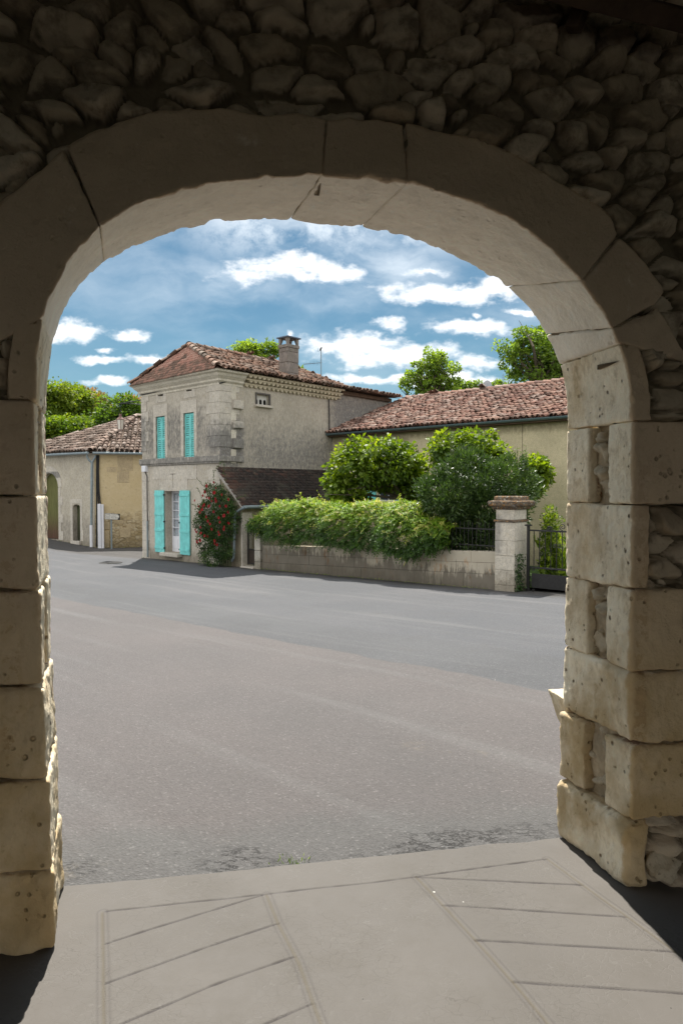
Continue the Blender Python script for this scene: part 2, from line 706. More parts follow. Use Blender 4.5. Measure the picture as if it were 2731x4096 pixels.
# ---- rubble face : one relief of individual stones set in recessed mortar
us = np.arange(-2.3, 3.3, .0095)
zs = np.arange(-.02, 4.35, .0095)
UU, ZZ = np.meshgrid(us, zs, indexing='ij')
P3 = np.stack([UU, ZZ, 0 * UU], -1)
wu = UU + .030 * fbm(P3, 4, 5, 3) + .007 * vnoise(P3, 22, 6)
wz = ZZ + .016 * fbm(P3, 4, 15, 3) + .006 * vnoise(P3, 22, 16)
# stones get smaller towards the right
CW, CH = .128, .084
ci = np.floor(wu / CW).astype(np.int64)
cj = np.floor(wz / CH).astype(np.int64)
F1 = np.full(UU.shape, 9.); F2 = np.full(UU.shape, 9.)
ID = np.zeros(UU.shape, np.int64)
DX = np.zeros(UU.shape); DZ = np.zeros(UU.shape)
for a in range(-2, 3):
    for b in range(-2, 3):
        i = ci + a; j = cj + b
        sx = (i + .5 * (j & 1) + .12 + .76 * _h(i, j, 0, 1)) * CW
        sz = (j + .12 + .76 * _h(i, j, 0, 2)) * CH
        wgt = .040 * _h(i, j, 0, 3)
        dx = (wu - sx) / 1.75; dz = wz - sz
        d = np.sqrt(dx * dx + dz * dz) - wgt + np.where(_h(i, j, 0, 8) < .24, 9., 0.)
        nid = i * 7919 + j * 104729
        m1 = d < F1
        F2 = np.where(m1, F1, np.minimum(F2, d))
        DX = np.where(m1, dx, DX); DZ = np.where(m1, dz, DZ)
        ID = np.where(m1, nid, ID)
        F1 = np.where(m1, d, F1)
edge = F2 - F1
rnd = _h(ID, ID // 7, 0, 4); rn2 = _h(ID, ID // 3, 0, 5); rn3 = _h(ID, ID // 5, 0, 6)
ratio = (F1 + .045) / (F2 + .045)
e = np.clip((.90 - .08 * np.clip(fbm(P3, 6, 77, 3), -.5, 1) - ratio) / .40, 0, 1)
stone = np.clip(e * 5, 0, 1)
hh = np.sqrt(np.clip(1 - (1 - e) ** 2, 0, 1)) * (.050 + .050 * rnd) + stone * ((rn2 - .5) * DX * .8 + (rn3 - .62) * DZ * 1.0)
hh = hh + stone * .013 * fbm(P3 + 5, 11, 8, 4) + stone * .0035 * fbm(P3, 42, 18, 2) + .010 * fbm(P3, 9, 9, 4) * (1 - stone)
hh = hh + stone * .006 * np.abs(vnoise(P3, 30, 12))
back = np.full(UU.shape, VI + .060)
inside = np.zeros(UU.shape, bool)
for poly in FOOT:
    inside |= inpoly(UU, ZZ, poly)
opening = inpoly(UU, ZZ, OPEN)
VVv = back - hh
VVv = np.where(inside | opening, VI + .16, VVv)
drop = opening | inside
keep = ~(drop[:-1, :-1] & drop[1:, :-1] & drop[1:, 1:] & drop[:-1, 1:])
V = np.stack([UU, VVv, ZZ], -1).reshape(-1, 3)
mesh('rubble_masonry', V, grid_faces(len(us), len(zs), keep)[:, ::-1].copy(), M_RUBBLE, HALL, WF,
     attrs={'tint': (.2 + .8 * rn2 * .6 + .4 * rn3 * .5).ravel(), 'stone': stone.ravel()}, smooth=True)

# ---- core of the wall behind facing, round the opening
cin = np.array([(0, -.3), (wi(84, 1125)[0], 1.95)] + [tuple(p) for p in inn_uz] + [(wi(1450, 1125)[0], 1.95), (0, -.3)])
cc = np.array([.45, 1.4])
cin[1:-1] = cc + (cin[1:-1] - cc) * np.array([1.12, 1.10])
cin[0, 0] = cin[1, 0]; cin[-1, 0] = cin[-2, 0]
mb = MB()
nC = len(cin)
outr = []
for k, (u, z) in enumerate(cin):
    if k == 0: outr.append((-6, -.3))
    elif k == nC - 1: outr.append((7, -.3))
    else:
        f = (k - 1) / (nC - 3)
        if f < .15: outr.append((-6, lerp(1.5, 4.6, f / .15)))
        elif f > .85: outr.append((7, lerp(4.6, 1.5, (f - .85) / .15)))
        else: outr.append((lerp(-6, 7, (f - .15) / .7), 4.6))
for k in range(nC - 1):
    a, b, c, d = cin[k], cin[k + 1], outr[k + 1], outr[k]
    for v, fl in ((VI + .17, 0), (VO - .012, 1)):
        q = [(p[0], v, p[1]) for p in (a, b, c, d)]
        if fl: q = q[::-1]
        mb.quad(*q)
    mb.quad((a[0], VI + .17, a[1]), (a[0], VO - .012, a[1]), (b[0], VO - .012, b[1]), (b[0], VI + .17, b[1]))
mb.build('wall_core', M_MORTAR, HALL, WF)
band = MB()
NB = 60
bi = resample(inn_uz, NB); bo = resample(out_uz, NB)
bi = cc + (bi - cc) * (1 + .014 / np.linalg.norm(bi - cc, axis=1))[:, None]
bo = cc + (bo - cc) * (1 + .014 / np.linalg.norm(bo - cc, axis=1))[:, None]
for k in range(NB - 1):
    band.quad((bi[k][0], VI + .02, bi[k][1]), (bo[k][0], VO - .02, bo[k][1]), (bo[k + 1][0], VO - .02, bo[k + 1][1]), (bi[k + 1][0], VI + .02, bi[k + 1][1]))
band.build('joint_mortar', M_MORTAR, HALL, WF)


def lump(name, c, r, mat, seed, parent=HALL, fr=WF, flat=.1, tint=None, sub=4):
    import bmesh
    bm = bmesh.new()
    bmesh.ops.create_icosphere(bm, subdivisions=sub, radius=1)
    V = np.array([v.co[:] for v in bm.verts])
    Fc = np.array([[v.index for v in f.verts] for f in bm.faces])
    bm.free()
    P = V + seed * 2.3
    # facetted cobble: clip by random planes
    rg = np.random.default_rng(seed)
    s = np.ones(len(V))
    for _ in range(13):
        nrm = rg.normal(size=3); nrm /= np.linalg.norm(nrm)
        lim = rg.uniform(.55, .88)
        dd = V @ nrm
        s = np.where(dd > lim, s * lim / np.maximum(dd, .01), s)
    V = V * np.clip(s, .5, 1)[:, None] * (1 + .16 * fbm(P, 2.2, seed, 5, .6)[:, None])
    V = V * np.array(r) + np.array(c)
    return V, Fc


def lumps(name, items, mat, parent=HALL, fr=WF, **k):
    Vs, Fs, T = [], [], []
    o = 0
    for (c, r, sd) in items:
        V, Fc = lump('x', c, r, mat, sd)
        Vs.append(V); Fs.append(Fc + o); o += len(V)
        T.append(np.full(len(V), random.random()))
    T = np.concatenate(T)
    return mesh(name, np.concatenate(Vs), np.concatenate(Fs), mat, parent, fr, smooth=True, attrs={'tint': T, 'stone': np.ones(len(T))}, **k)


M_COBBLE = limestone('reveal_cobble', (.50, .42, .30), (.12, .09, .06), (.28, .22, .14), .6, 1.4)
# cobbles in the gaps of the reveals
for (tab, sgn) in ((RC, 1), (LCs, -1)):
    items = []
    for k, (z0, z1, xo, xi, xf, kind, amp, rad) in enumerate(tab):
        if kind != 'pair': continue
        uo = wo(xo, 1125)[0]; ui = wi(xi, 1125)[0]
        z = z0 + .03
        n = 0
        while z < z1 - .03:
            hz = random.uniform(.032, .062)
            vv = random.uniform(VI + .18, VO - .20)
            u = lerp(ui, uo, (vv - VI) / (VO - VI)) + sgn * random.uniform(.06, .085)
            items.append(((u, vv, z + hz * .8), (.065, random.uniform(.055, .085), hz), 300 + k * 10 + n + (5 if sgn < 0 else 0)))
            z += hz * 1.55
            n += 1
        mbm = MB()
    for it in items: lumps('cobble', [it], M_COBBLE)
    for k, (z0, z1, xo, xi, xf, kind, amp, rad) in enumerate(tab):
        if kind != 'pair': continue
        uo = wo(xo, 1125)[0]; ui = wi(xi, 1125)[0]

        def fill(a, b, c, z0=z0, z1=z1, uo=uo, ui=ui, sgn=sgn):
            v = lerp(VI + .12, VO - .14, b)
            u = lerp(ui, uo, (v - VI) / (VO - VI)) + sgn * (.050 + .2 * a + .012 * fbm(np.stack([v * 9, c * 5, 0 * c], 1), 1.2, 5, 3))
            return np.stack([u, v, lerp(z0 - .03, z1 + .03, c)], 1)
        block(fill, (.2, .19, z1 - z0 + .06), 'mortar_fill', M_FILL, 400 + k + (9 if sgn < 0 else 0), .01, .014, .006)
# ledge block standing out beyond the right jamb
uo = wo(1290, 1125)[0]


def ledge(a, b, c):
    return np.stack([lerp(uo + .022, uo + .3, a) + .02 * (1 - c) * 0, lerp(VO + .01, VO + .17, b), lerp(.46, .63, c) + (0 * a)], 1) + np.stack([(1 - c) * .06 * (1 - a), 0 * a, 0 * a], 1)


block(ledge, (.33, .16, .17), 'ledge_stone', M_QUOIN, 333, .008, .015, .003)

# foot rubble at the bottom right
for i in range(6): lumps('foot_stone', [((1.74 + i * .16, VI - .005 - .02 * (i % 2), .07 + .03 * (i % 3)), (.09, .06, .08), 500 + i)], M_COBBLE)

# unseen rest of the hall keeps the interior dark
M_HALLIN = M_PLASTER_DARK
mb = MB()
mb.quad((-6, VI, -.02), (-6, -7, -.02), (-6, -7, 4.6), (-6, VI + .3, 4.6))
mb.build('side_wall', M_HALLIN, HALL, WF)
mb = MB()
mb.quad((7, -7, -.02), (7, VI, -.02), (7, VI + .3, 4.6), (7, -7, 4.6))
mb.build('side_wall', M_HALLIN, HALL, WF)
mb = MB()      # unseen far side, bays opened wide to let skylight onto the inner wall
for (u0_, u1_) in ((-6, -5.3), (-1.9, -1.3), (2.1, 2.7), (6.3, 7)):
    mb.box(u0_, u1_, -7.3, -7, -.02, 4.4)
mb.box(-6, 7, -7.29, -7.01, 3.1, 4.4)
mb.build('back_wall', M_HALLIN, HALL, WF)
if 0: MB().quad((7, -7, -.02), (-6, -7, -.02), (-6, -7, 4.6), (7, -7, 4.6)).build('back_wall', M_HALLIN, HALL, WF)
MB().box(-6.3, 7.3, -7.3, VO + .45, 4.36, 4.5).build('ceiling', M_OAK, HALL, WF)
# timber seen at the top right
p1 = WF.hit(2330, 20, 1, VI - .16); p2 = WF.hit(2800, 95, 1, VI - .16)
mb = MB().tube([p1 + [-.25, 0, .06], p2], .05, 4)
mb.build('roof_beam', M_OAK, HALL, WF, bevel=.008)
q1 = WF.hit(2345, -40, 1, VI - .09); q2 = WF.hit(2290, 120, 1, VI - .06)
MB().tube([q1, q2], .038, 4).build('roof_brace', M_OAK, HALL, WF, bevel=.006)

# ------------------------------------------------------------------ floor with incised lines
pl = WF.l(np.array([0, 0, CZ]))


def fl(x, y):                      # source px -> floor (u, v)
    p = WF.hit(x, y, 2, 0.0)
    return p[0], p[1]


def c5(x, y): return fl(100 + x * .829, 3100 + y * .829)
def c6(x, y): return fl(1300 + x * .9126, 3100 + y * .9126)


GR = [
    [c5(385, 660), c5(780, 618), c5(1155, 578), c6(0, 495), c6(200, 475), c6(390, 450), c6(560, 425), c6(970, 370)],
    [c5(385, 817), c5(640, 735), c5(1150, 580)],
    [c5(385, 1008), c5(880, 833), c5(1222, 718)],
    [c5(380, 1240), c5(900, 1020), c5(1300, 878)],
    [c5(1000, 1280), c5(1170, 1200), c5(1390, 1105)],
    [c6(400, 450), c6(1130, 483)],
    [c6(515, 572), c6(1325, 623)],
    [c6(660, 725), c6(1530, 777)],
    [c6(825, 908), c6(1700, 970)],
]
GD = [   # wider double joints
    [c5(372, 665), c5(376, 900), c5(380, 1300)],
    [c5(1165, 580), c5(1220, 718), c5(1320, 905), c5(1390, 1105), c5(1460, 1290)],
    [c6(400, 450), c6(515, 570), c6(660, 725), c6(825, 910), c6(1010, 1130)],
    [c6(975, 370), c6(1130, 483), c6(1330, 625), c6(1535, 777), c6(1750, 930)],
]
LP, RP = fl(160 * D2S, 2035 * D2S), fl(1275 * D2S, 1925 * D2S)
vedge = (LP[1] + RP[1]) / 2


def vline(u): return LP[1] + (RP[1] - LP[1]) * (u - LP[0]) / (RP[0] - LP[0])


def spaced(pts):
    o = []
    for a, b, d in pts:
        o += list(np.arange(a, b, d))
    return np.array(o)


ug = spaced([(-6, -1.3, .2), (-1.3, 1.95, .0046), (1.95, 7.1, .2)])
sg = np.r_[spaced([(-7, 1.6, .2), (1.6, 2.86, .0046)]), np.linspace(2.86, 2.9, 8)]
U, S = np.meshgrid(ug, sg, indexing='ij')
VV = S.copy()
ve = vline(U) + .006 * fbm(np.stack([U, 0 * U, 0 * U], -1), 6, 44, 4)
VV = np.where(S > 2.0, 2.0 + (S - 2.0) * (ve - 2.0) / .9, S)
def segdist(U, V, line):
    d = np.full(U.shape, 9.)
    for (a, b) in zip(line[:-1], line[1:]):
        ax, ay = a; bx, by = b
        L2 = (bx - ax) ** 2 + (by - ay) ** 2
        t = np.clip(((U - ax) * (bx - ax) + (V - ay) * (by - ay)) / L2, 0, 1)
        d = np.minimum(d, np.hypot(U - ax - t * (bx - ax), V - ay - t * (by - ay)))
    return d


PF = np.stack([U, VV, 0 * U], -1)
dd = np.full(U.shape, 9.)
for g in GR: dd = np.minimum(dd, segdist(U, VV, g))
d2 = np.full(U.shape, 9.)
for g in GD: d2 = np.minimum(d2, segdist(U, VV, g))
dd = dd + .0015 * vnoise(PF, 25, 3)
Z = .0012 * fbm(PF, 3, 4, 3)
Z = Z - .0040 * np.exp(-(dd / .0034) ** 2)
Z = Z - .0028 * np.exp(-(d2 / .006) ** 2) - .0012 * np.exp(-((d2 - .018) / .004) ** 2)
gro = np.clip(np.exp(-(dd / .0036) ** 2) + .35 * np.exp(-((d2 - .018) / .0035) ** 2), 0, 1)
gr2 = np.exp(-(d2 / .005) ** 2)
last = np.zeros(U.shape, bool); last[:, -1] = True
Z[:, -1] = -.008
V = np.stack([U, VV, Z], -1)
ext = V[:, -1:, :].copy(); ext[..., 2] = -.12
V = np.concatenate([V, ext], 1)
gro = np.concatenate([gro, gro[:, -1:]], 1); gr2 = np.concatenate([gr2, gr2[:, -1:] * 0], 1)


def mk_floor():
    m = NT('hall_concrete')
    c = m.co()
    n1 = m.noise(c, 1.3, 5, .6)
    n2 = m.noise(c, 14, 5, .65)
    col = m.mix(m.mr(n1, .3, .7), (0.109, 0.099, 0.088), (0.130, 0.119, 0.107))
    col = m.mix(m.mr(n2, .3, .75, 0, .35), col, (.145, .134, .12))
    wv = m.vm('ADD', c, m.vm('SCALE', m.noise(c, 9, 3, .6, color=True), scale=.06))
    cr = m.vor(wv, 34, 'DISTANCE_TO_EDGE')
    crk = m.mr(cr, .0, .06, 1, 0)
    patch = m.mr(m.noise(c, 3.3, 3), .42, .62)
    crk = m.math('MULTIPLY', crk, patch)
    dirt = m.mr(m.noise(c, 2.1, 6, .7), .45, .72)
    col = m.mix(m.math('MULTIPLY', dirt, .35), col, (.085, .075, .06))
    crk2 = m.math('MULTIPLY', m.mr(m.vor(m.sc(wv, (1, 1.9, 1)), 22, 'DISTANCE_TO_EDGE'), .0, .03, 1, 0), m.mr(m.noise(c, 2.4, 3), .55, .42))
    col = m.mix(m.math('MULTIPLY', crk2, .4), col, (.055, .048, .04))
    col = m.mix(m.math('MULTIPLY', crk, .22), col, (.20, .19, .175))
    col = m.mix(m.math('MULTIPLY', m.attr('groove'), .8), col, (.030, .024, .026))
    col = m.mix(m.math('MULTIPLY', m.attr('joint'), .6), col, (.10, .082, .05))
    # chips, bird droppings and grit
    v = m.vor(c, 9)
    sp = m.math('MULTIPLY', m.mr(v, .035, .045, 1, 0), m.mr(m.noise(c, 2.1, 2), .56, .6))
    col = m.mix(sp, col, (.55, .53, .48))
    v = m.vor(m.vm('ADD', c, (3, 1, 0)), 16)
    sp = m.math('MULTIPLY', m.mr(v, .03, .05, 1, 0), m.mr(m.noise(c, 3.1, 2), .5, .6))
    col = m.mix(sp, col, (.05, .045, .04))
    h = m.math('SUBTRACT', m.math('MULTIPLY', n2, .5), m.math('MULTIPLY', crk, .5))
    h = m.math('ADD', h, m.math('MULTIPLY', m.noise(c, 120, 3), .25))
    return m.out(m.pbr(col, m.mr(n2, .2, .8, .6, .75), m.bump(h, .35, .004), .25))


fo = mesh('hall_floor', V.reshape(-1, 3), grid_faces(V.shape[0], V.shape[1]), mk_floor(), None, WF,
          attrs={'groove': gro.ravel(), 'joint': gr2.ravel()}, smooth=True)
tag(fo, kind='structure')

# ------------------------------------------------------------------ road and ground
j1 = [hit_ground(195, 2383), hit_ground(608, 2467), hit_ground(1060, 2563), hit_ground(1700, 2660)]
j2 = [hit_ground(195, 2324), hit_ground(762, 2410), hit_ground(1380, 2517), hit_ground(2200, 2640)]


def fitline(ps):
    xs_ = [p[0] for p in ps]; ys_ = [p[1] for p in ps]
    k, b = np.polyfit(xs_, ys_, 1)
    return float(k), float(b)


K1, B1 = fitline(j1)
K2, B2 = fitline(j2)
print('joints', K1, B1, K2, B2)


def mk_road():
    m = NT('worn_asphalt')
    c = m.pos()
    x, y, z = m.xyz(c)
    n1 = m.noise(c, .35, 5, .6)
    n2 = m.noise(c, 2.6, 5, .65)
    w = m.math('MULTIPLY', m.math('SUBTRACT', m.noise(c, 1.1, 3), .5), .5)
    s1 = m.math('SUBTRACT', y, m.math('ADD', m.math('MULTIPLY', x, K1), B1))
    s1 = m.math('ADD', s1, w)
    s2 = m.math('SUBTRACT', y, m.math('ADD', m.math('MULTIPLY', x, K2), B2))
    s2 = m.math('ADD', s2, w)
    near = m.mix(m.mr(n1, .35, .65), (0.111, 0.101, 0.098), (0.099, 0.092, 0.090))
    far = m.mix(m.mr(n1, .35, .65), (0.081, 0.082, 0.085), (0.093, 0.094, 0.097))
    lane = m.mix(m.mr(n1, .35, .65), (0.084, 0.086, 0.091), (0.098, 0.098, 0.102))
    col = m.mix(m.mr(s1, -.02, .04), near, far)
    col = m.mix(m.mr(s2, -.1, .3), col, lane)
    seam = m.math('MULTIPLY', m.mr(m.math('ABSOLUTE', s1), 0, .03, 1, 0), .25)
    col = m.mix(seam, col, (.07, .07, .07))
    # wheel-worn lighter streaks along the road
    al = m.cmb(m.math('MULTIPLY', m.math('SUBTRACT', y, m.math('MULTIPLY', x, K2)), 1.0), m.math('MULTIPLY', x, .12), 0)
    col = m.mix(m.mr(m.noise(al, 1.6, 4), .5, .75, 0, .4), col, (.155, .152, .149))
    col = m.mix(m.mr(n2, .5, .8, 0, .35), col, (.085, .081, .078))
    fs = m.math('ADD', m.math('MULTIPLY', m.math('SUBTRACT', x, -3.92), .666), m.math('MULTIPLY', m.math('SUBTRACT', y, 21.8), .746))
    dirt = m.mr(m.math('ADD', fs, m.math('MULTIPLY', m.math('SUBTRACT', n2, .5), .7)), -.75, -.1)
    col = m.mix(m.math('MULTIPLY', dirt, .6), col, (.055, .048, .040))
    # border strip beside the hall: greener and coarser
    rot = m.math('SUBTRACT', m.math('MULTIPLY', y, .986), m.math('MULTIPLY', x, .166))
    edge = m.mr(m.math('ADD', rot, m.math('MULTIPLY', m.math('SUBTRACT', n2, .5), .6)), 3.45, 3.12)
    col = m.mix(m.math('MULTIPLY', edge, .35), col, (.09, .096, .093))
    ck = m.noise(m.sc(c, (2, 5, 1)), 3.2, 6, .75)
    e2 = m.mr(m.math('ADD', rot, m.math('MULTIPLY', m.math('SUBTRACT', ck, .5), .25)), 2.99, 2.94)
    crack = m.math('MULTIPLY', m.math('MULTIPLY', m.band(ck, .50, .525, .010), m.mr(rot, 3.12, 2.98)), m.mr(m.noise(c, 1.7, 2), .45, .6))
    col = m.mix(m.math('MULTIPLY', crack, .6), col, (.018, .016, .014))
    # aggregate
    vc = m.vor(c, 95, 'F1', 'Color')
    g = m.xyz(vc)[0]
    col = m.mix(.5, col, m.vm('SCALE', col, scale=m.mr(g, 0, 1, .74, 1.26, False)))
    col = m.mix(m.mr(g, .965, .975, 0, .22), col, (.26, .25, .24))
    v2 = m.vor(c, 4.2)
    sp = m.math('MULTIPLY', m.mr(v2, .02, .035, 1, 0), m.mr(m.noise(c, .8, 2), .5, .6))
    col = m.mix(sp, col, (.40, .38, .34))
    v3 = m.vor(m.vm('ADD', c, (5.3, 2.2, 0)), 1.7)
    st = m.math('MULTIPLY', m.mr(v3, .10, .2, 1, 0), m.mr(n2, .45, .6))
    st = m.math('MULTIPLY', m.mr(m.noise(c, 1.3, 6, .75), .60, .70), m.mr(rot, 5.5, 3.5))
    col = m.mix(m.math('MULTIPLY', st, .35), col, (.20, .17, .13))
    h = m.math('ADD', m.math('MULTIPLY', m.vor(c, 95), 1.0), m.math('MULTIPLY', m.noise(c, 40, 4, .7), .8))
    h = m.math('SUBTRACT', h, m.math('MULTIPLY', crack, 3.5))
    return m.out(m.pbr(col, .85, m.bump(h, .65, .007), .22))


M_ROAD = mk_road()
xs_ = spaced([(-60, -24, 2), (-24, -4, .5), (-4, 5, .12), (5, 22, .5), (22, 60, 2)])
ys_ = spaced([(-60, 2.1, 3), (2.1, 6, .1), (6, 42, .4), (42, 60, 2)])
X, Y = np.meshgrid(xs_, ys_, indexing='ij')
Zr = G(X, Y) + .012 * vnoise(np.stack([X, Y, 0 * X], -1), 1.2, 4) * np.clip((Y - 3) / 3, 0, 1)
Zr += np.where((Y < 3.6), .006 * fbm(np.stack([X, Y, 0 * X], -1), 6, 8, 3), 0)
ro = mesh('road', np.stack([X, Y, Zr], -1).reshape(-1, 3), grid_faces(len(xs_), len(ys_)), M_ROAD, smooth=True)
tag(ro, kind='structure')
M_GROUND = simple('grass_earth', (.07, .10, .035), .95, .1, 0, .4, 1.2, .5, 20)
gm = mesh('ground', [(-500, -300, -1.5), (500, -300, -1.5), (500, 700, -1.5), (-500, 700, -1.5)], [(0, 1, 2, 3)], M_GROUND)
tag(gm, kind='structure')
# ================================================================== HOUSE
def fc(x, y, plane=0.0):            # facade plane y=const of house frame: (x, z)
    p = HF.hit(x, y, 1, plane)
    return p[0], p[2]


def sd(x, y, plane=0.0):            # side wall plane x=const: (y, z)
    p = HF.hit(x, y, 0, plane)
    return p[1], p[2]


def a1(x, y): return 150 + .5102 * x, 1300 + .5102 * y
def a2(x, y): return 500 + .5421 * x, 1320 + .5421 * y
def a3(x, y): return 850 + .5102 * x, 1650 + .5102 * y
def a4(x, y): return 1500 + .5102 * x, 1250 + .5102 * y
def a5(x, y): return 150 + .3189 * x, 1600 + .3189 * y


def wall_holes(mb, x0, x1, z0, z1, holes, y=0.0, depth=.2, back=True, axis='y', sgn=1):
    """wall sheet with rectangular openings, reveals going back by depth"""
    xs = sorted({x0, x1, *[h[0] for h in holes], *[h[1] for h in holes]})
    zz = sorted({z0, z1, *[h[2] for h in holes], *[h[3] for h in holes]})

    def P(a, b, c):
        return (a, b, c) if axis == 'y' else (-b, a, c)
    for i in range(len(xs) - 1):
        for j in range(len(zz) - 1):
            cx, cz = (xs[i] + xs[i + 1]) / 2, (zz[j] + zz[j + 1]) / 2
            if any(h[0] < cx < h[1] and h[2] < cz < h[3] for h in holes): continue
            mb.quad(P(xs[i], y, zz[j]), P(xs[i + 1], y, zz[j]), P(xs[i + 1], y, zz[j + 1]), P(xs[i], y, zz[j + 1]))
    for h in holes:
        a, b, c, d = h[:4]
        dp = h[4] if len(h) > 4 else depth
        mb.quad(P(a, y, c), P(a, y + dp, c), P(b, y + dp, c), P(b, y, c))
        mb.quad(P(a, y + dp, d), P(a, y, d), P(b, y, d), P(b, y + dp, d))
        mb.quad(P(a, y, c), P(a, y, d), P(a, y + dp, d), P(a, y + dp, c))
        mb.quad(P(b, y + dp, c), P(b, y + dp, d), P(b, y, d), P(b, y, c))
        if back: mb.quad(P(a, y + dp, c), P(b, y + dp, c), P(b, y + dp, d), P(a, y + dp, d))


def mk_stucco(name, base, grime, zones, MOTTLE=.45, fine=1.0, amount=.5, speck=.0, yellow=(.46, .38, .24), low=0, bumpd=.012):
    """zones: list of (axis x0,x1, z0,z1, soft, strength) localised weather stains in object space; x axis index first"""
    m = NT(name)
    c = m.co()
    x, y, z = m.xyz(c)
    n1 = m.noise(c, 1.1, 6, .62)
    n2 = m.noise(c, 5.5, 6, .66)
    n3 = m.noise(m.sc(c, (1, 1, .32)), 16, 5, .7)
    n4 = m.noise(c, 38, 4, .7)
    col = m.mix(m.mr(n1, .3, .7), base, tuple(v * .82 for v in base))
    col = m.mix(m.mr(n2, .52, .74, 0, .5), col, yellow)
    zz = None
    for (ax, b0, b1, z0, z1, sft, stg) in zones:
        q = m.math('MULTIPLY', m.math('MULTIPLY', m.band((x, y)[ax], b0, b1, sft), m.band(z, z0, z1, sft)), stg)
        zz = q if zz is None else m.math('MAXIMUM', zz, q)
    g = m.math('ADD', m.math('MULTIPLY', m.math('SUBTRACT', n2, .5), 1.3), m.math('MULTIPLY', m.math('SUBTRACT', n3, .5), 1.6))
    if zz is not None: g = m.math('ADD', g, m.math('SUBTRACT', zz, .5))
    else: g = m.math('SUBTRACT', g, .35)
    g = m.math('ADD', g, m.math('MULTIPLY', m.math('SUBTRACT', n4, .5), 1.1))
    gm_ = m.mr(g, -.35, .60)
    col = m.mix(m.math('MULTIPLY', gm_, amount), col, grime)
    if speck:
        s = m.mr(m.noise(m.sc(c, (1, 1, .45)), 30, 4, .75), .54, .66)
        col = m.mix(m.math('MULTIPLY', m.math('MULTIPLY', s, speck), m.mr(g, -.3, .4, .3, 1)), col, (.62, .60, .56))
    if low:
        d = m.math('MULTIPLY', m.mr(m.math('ADD', z, m.math('MULTIPLY', m.math('SUBTRACT', n2, .5), 1.0)), low, .1, 0, .6), 1)
        col = m.mix(d, col, (.19, .16, .11))
    mot = m.mr(m.noise(m.sc(c, (1, 1, .6)), 13, 5, .75), .40, .62)
    col = m.mix(m.math('MULTIPLY', mot, MOTTLE), col, m.vm('SCALE', col, scale=.62))
    v = m.mr(n4, .35, .65, .82, 1.14)
    col = m.vm('SCALE', col, scale=v)
    h = m.math('ADD', m.math('MULTIPLY', n4, .6), m.math('MULTIPLY', m.noise(c, 14, 5, .7), .9))
    return m.out(m.pbr(col, .95, m.bump(h, .6, bumpd), .12))


HB = -.86      # house base level
GRY = (.085, .085, .085)
M_FACADE = mk_stucco('weathered_render', (.50, .45, .37), GRY,
                     [(0, -.85, .2, 3.5, 4.6, .8, 1.3), (0, -4.8, -4.2, 3.6, 5.0, .5, .85), (0, -4.6, -.6, 3.5, 5.4, .6, .72), (0, -5, 1, -1, .3, .4, .5)], amount=.8, speck=.25, low=.5)
M_SIDE = mk_stucco('grey_roughcast', (.46, .41, .33), (.125, .12, .118),
                   [(1, -.2, 1.0, 3.2, 4.9, .5, 1.35), (1, .8, 6.0, 2.6, 4.7, 1.2, .80), (1, 5.2, 9.0, 3, 6.4, .7, .95)], amount=.8, speck=.6)
M_TRIM = mk_stucco('cut_stone_trim', (.56, .51, .43), (.085, .085, .085), [(0, -.9, .9, 3.5, 4.6, .8, 1.25), (0, -5, 1, 3.3, 3.62, .05, .9), (0, -5, -4.2, 3.3, 5.2, .2, .85)], amount=.75, speck=.3)
M_CORN = mk_stucco('cornice_stone', (.60, .55, .45), (.2, .17, .12), [], amount=.35, bumpd=.006)
M_GENO = mk_stucco('genoise_plaster', (.52, .45, .32), (.14, .11, .08), [], amount=.5)
M_TURQ = simple('turquoise_paint', (.17, .55, .52), .6, .35, 0, .2, 5, .25, 30, .003)
M_WHITE = simple('white_paint', (.66, .66, .68), .5, .4, 0, .05)
M_ZINC = simple('zinc', (.20, .24, .25), .5, .4, .3, .2, 5)
M_IRON = simple('dark_iron', (.028, .027, .026), .55, .4, .4, .3, 20)
M_BLACK = simple('black_cable', (.018, .018, .018), .6, .3)
M_DARK = simple('dark_void', (.012, .011, .010), .9, .1)
M_CURT = simple('net_curtain', (.42, .44, .48), .9, .1, 0, .1, 14)
M_RUST = simple('faded_lantern_paint', (.20, .12, .10), .6, .3, .1, .25, 20)


def mk_glass(name='window_glass'):
    m = NT(name)
    n = m.N.new('ShaderNodeBsdfPrincipled')
    n.inputs['Base Color'].default_value = (.9, .95, .95, 1)
    n.inputs['Roughness'].default_value = .05
    n.inputs['Transmission Weight'].default_value = .85
    n.inputs['IOR'].default_value = 1.1
    n.inputs['Alpha'].default_value = .45
    return m.out(n.outputs[0])


M_GLASS = mk_glass()
HOUSE = thing('stone_house', 'two storey grey and cream stone house with turquoise shutters and a hipped tile roof', 'house', HF, (0, 0, HB))

WL, WD = -4.54, 8.9
# openings measured on the facade
def rect(fn, x0, y0, x1, y1):
    a = fc(*fn(x0, y0)); b = fc(*fn(x1, y1))
    return a[0], b[0], b[1], a[1]


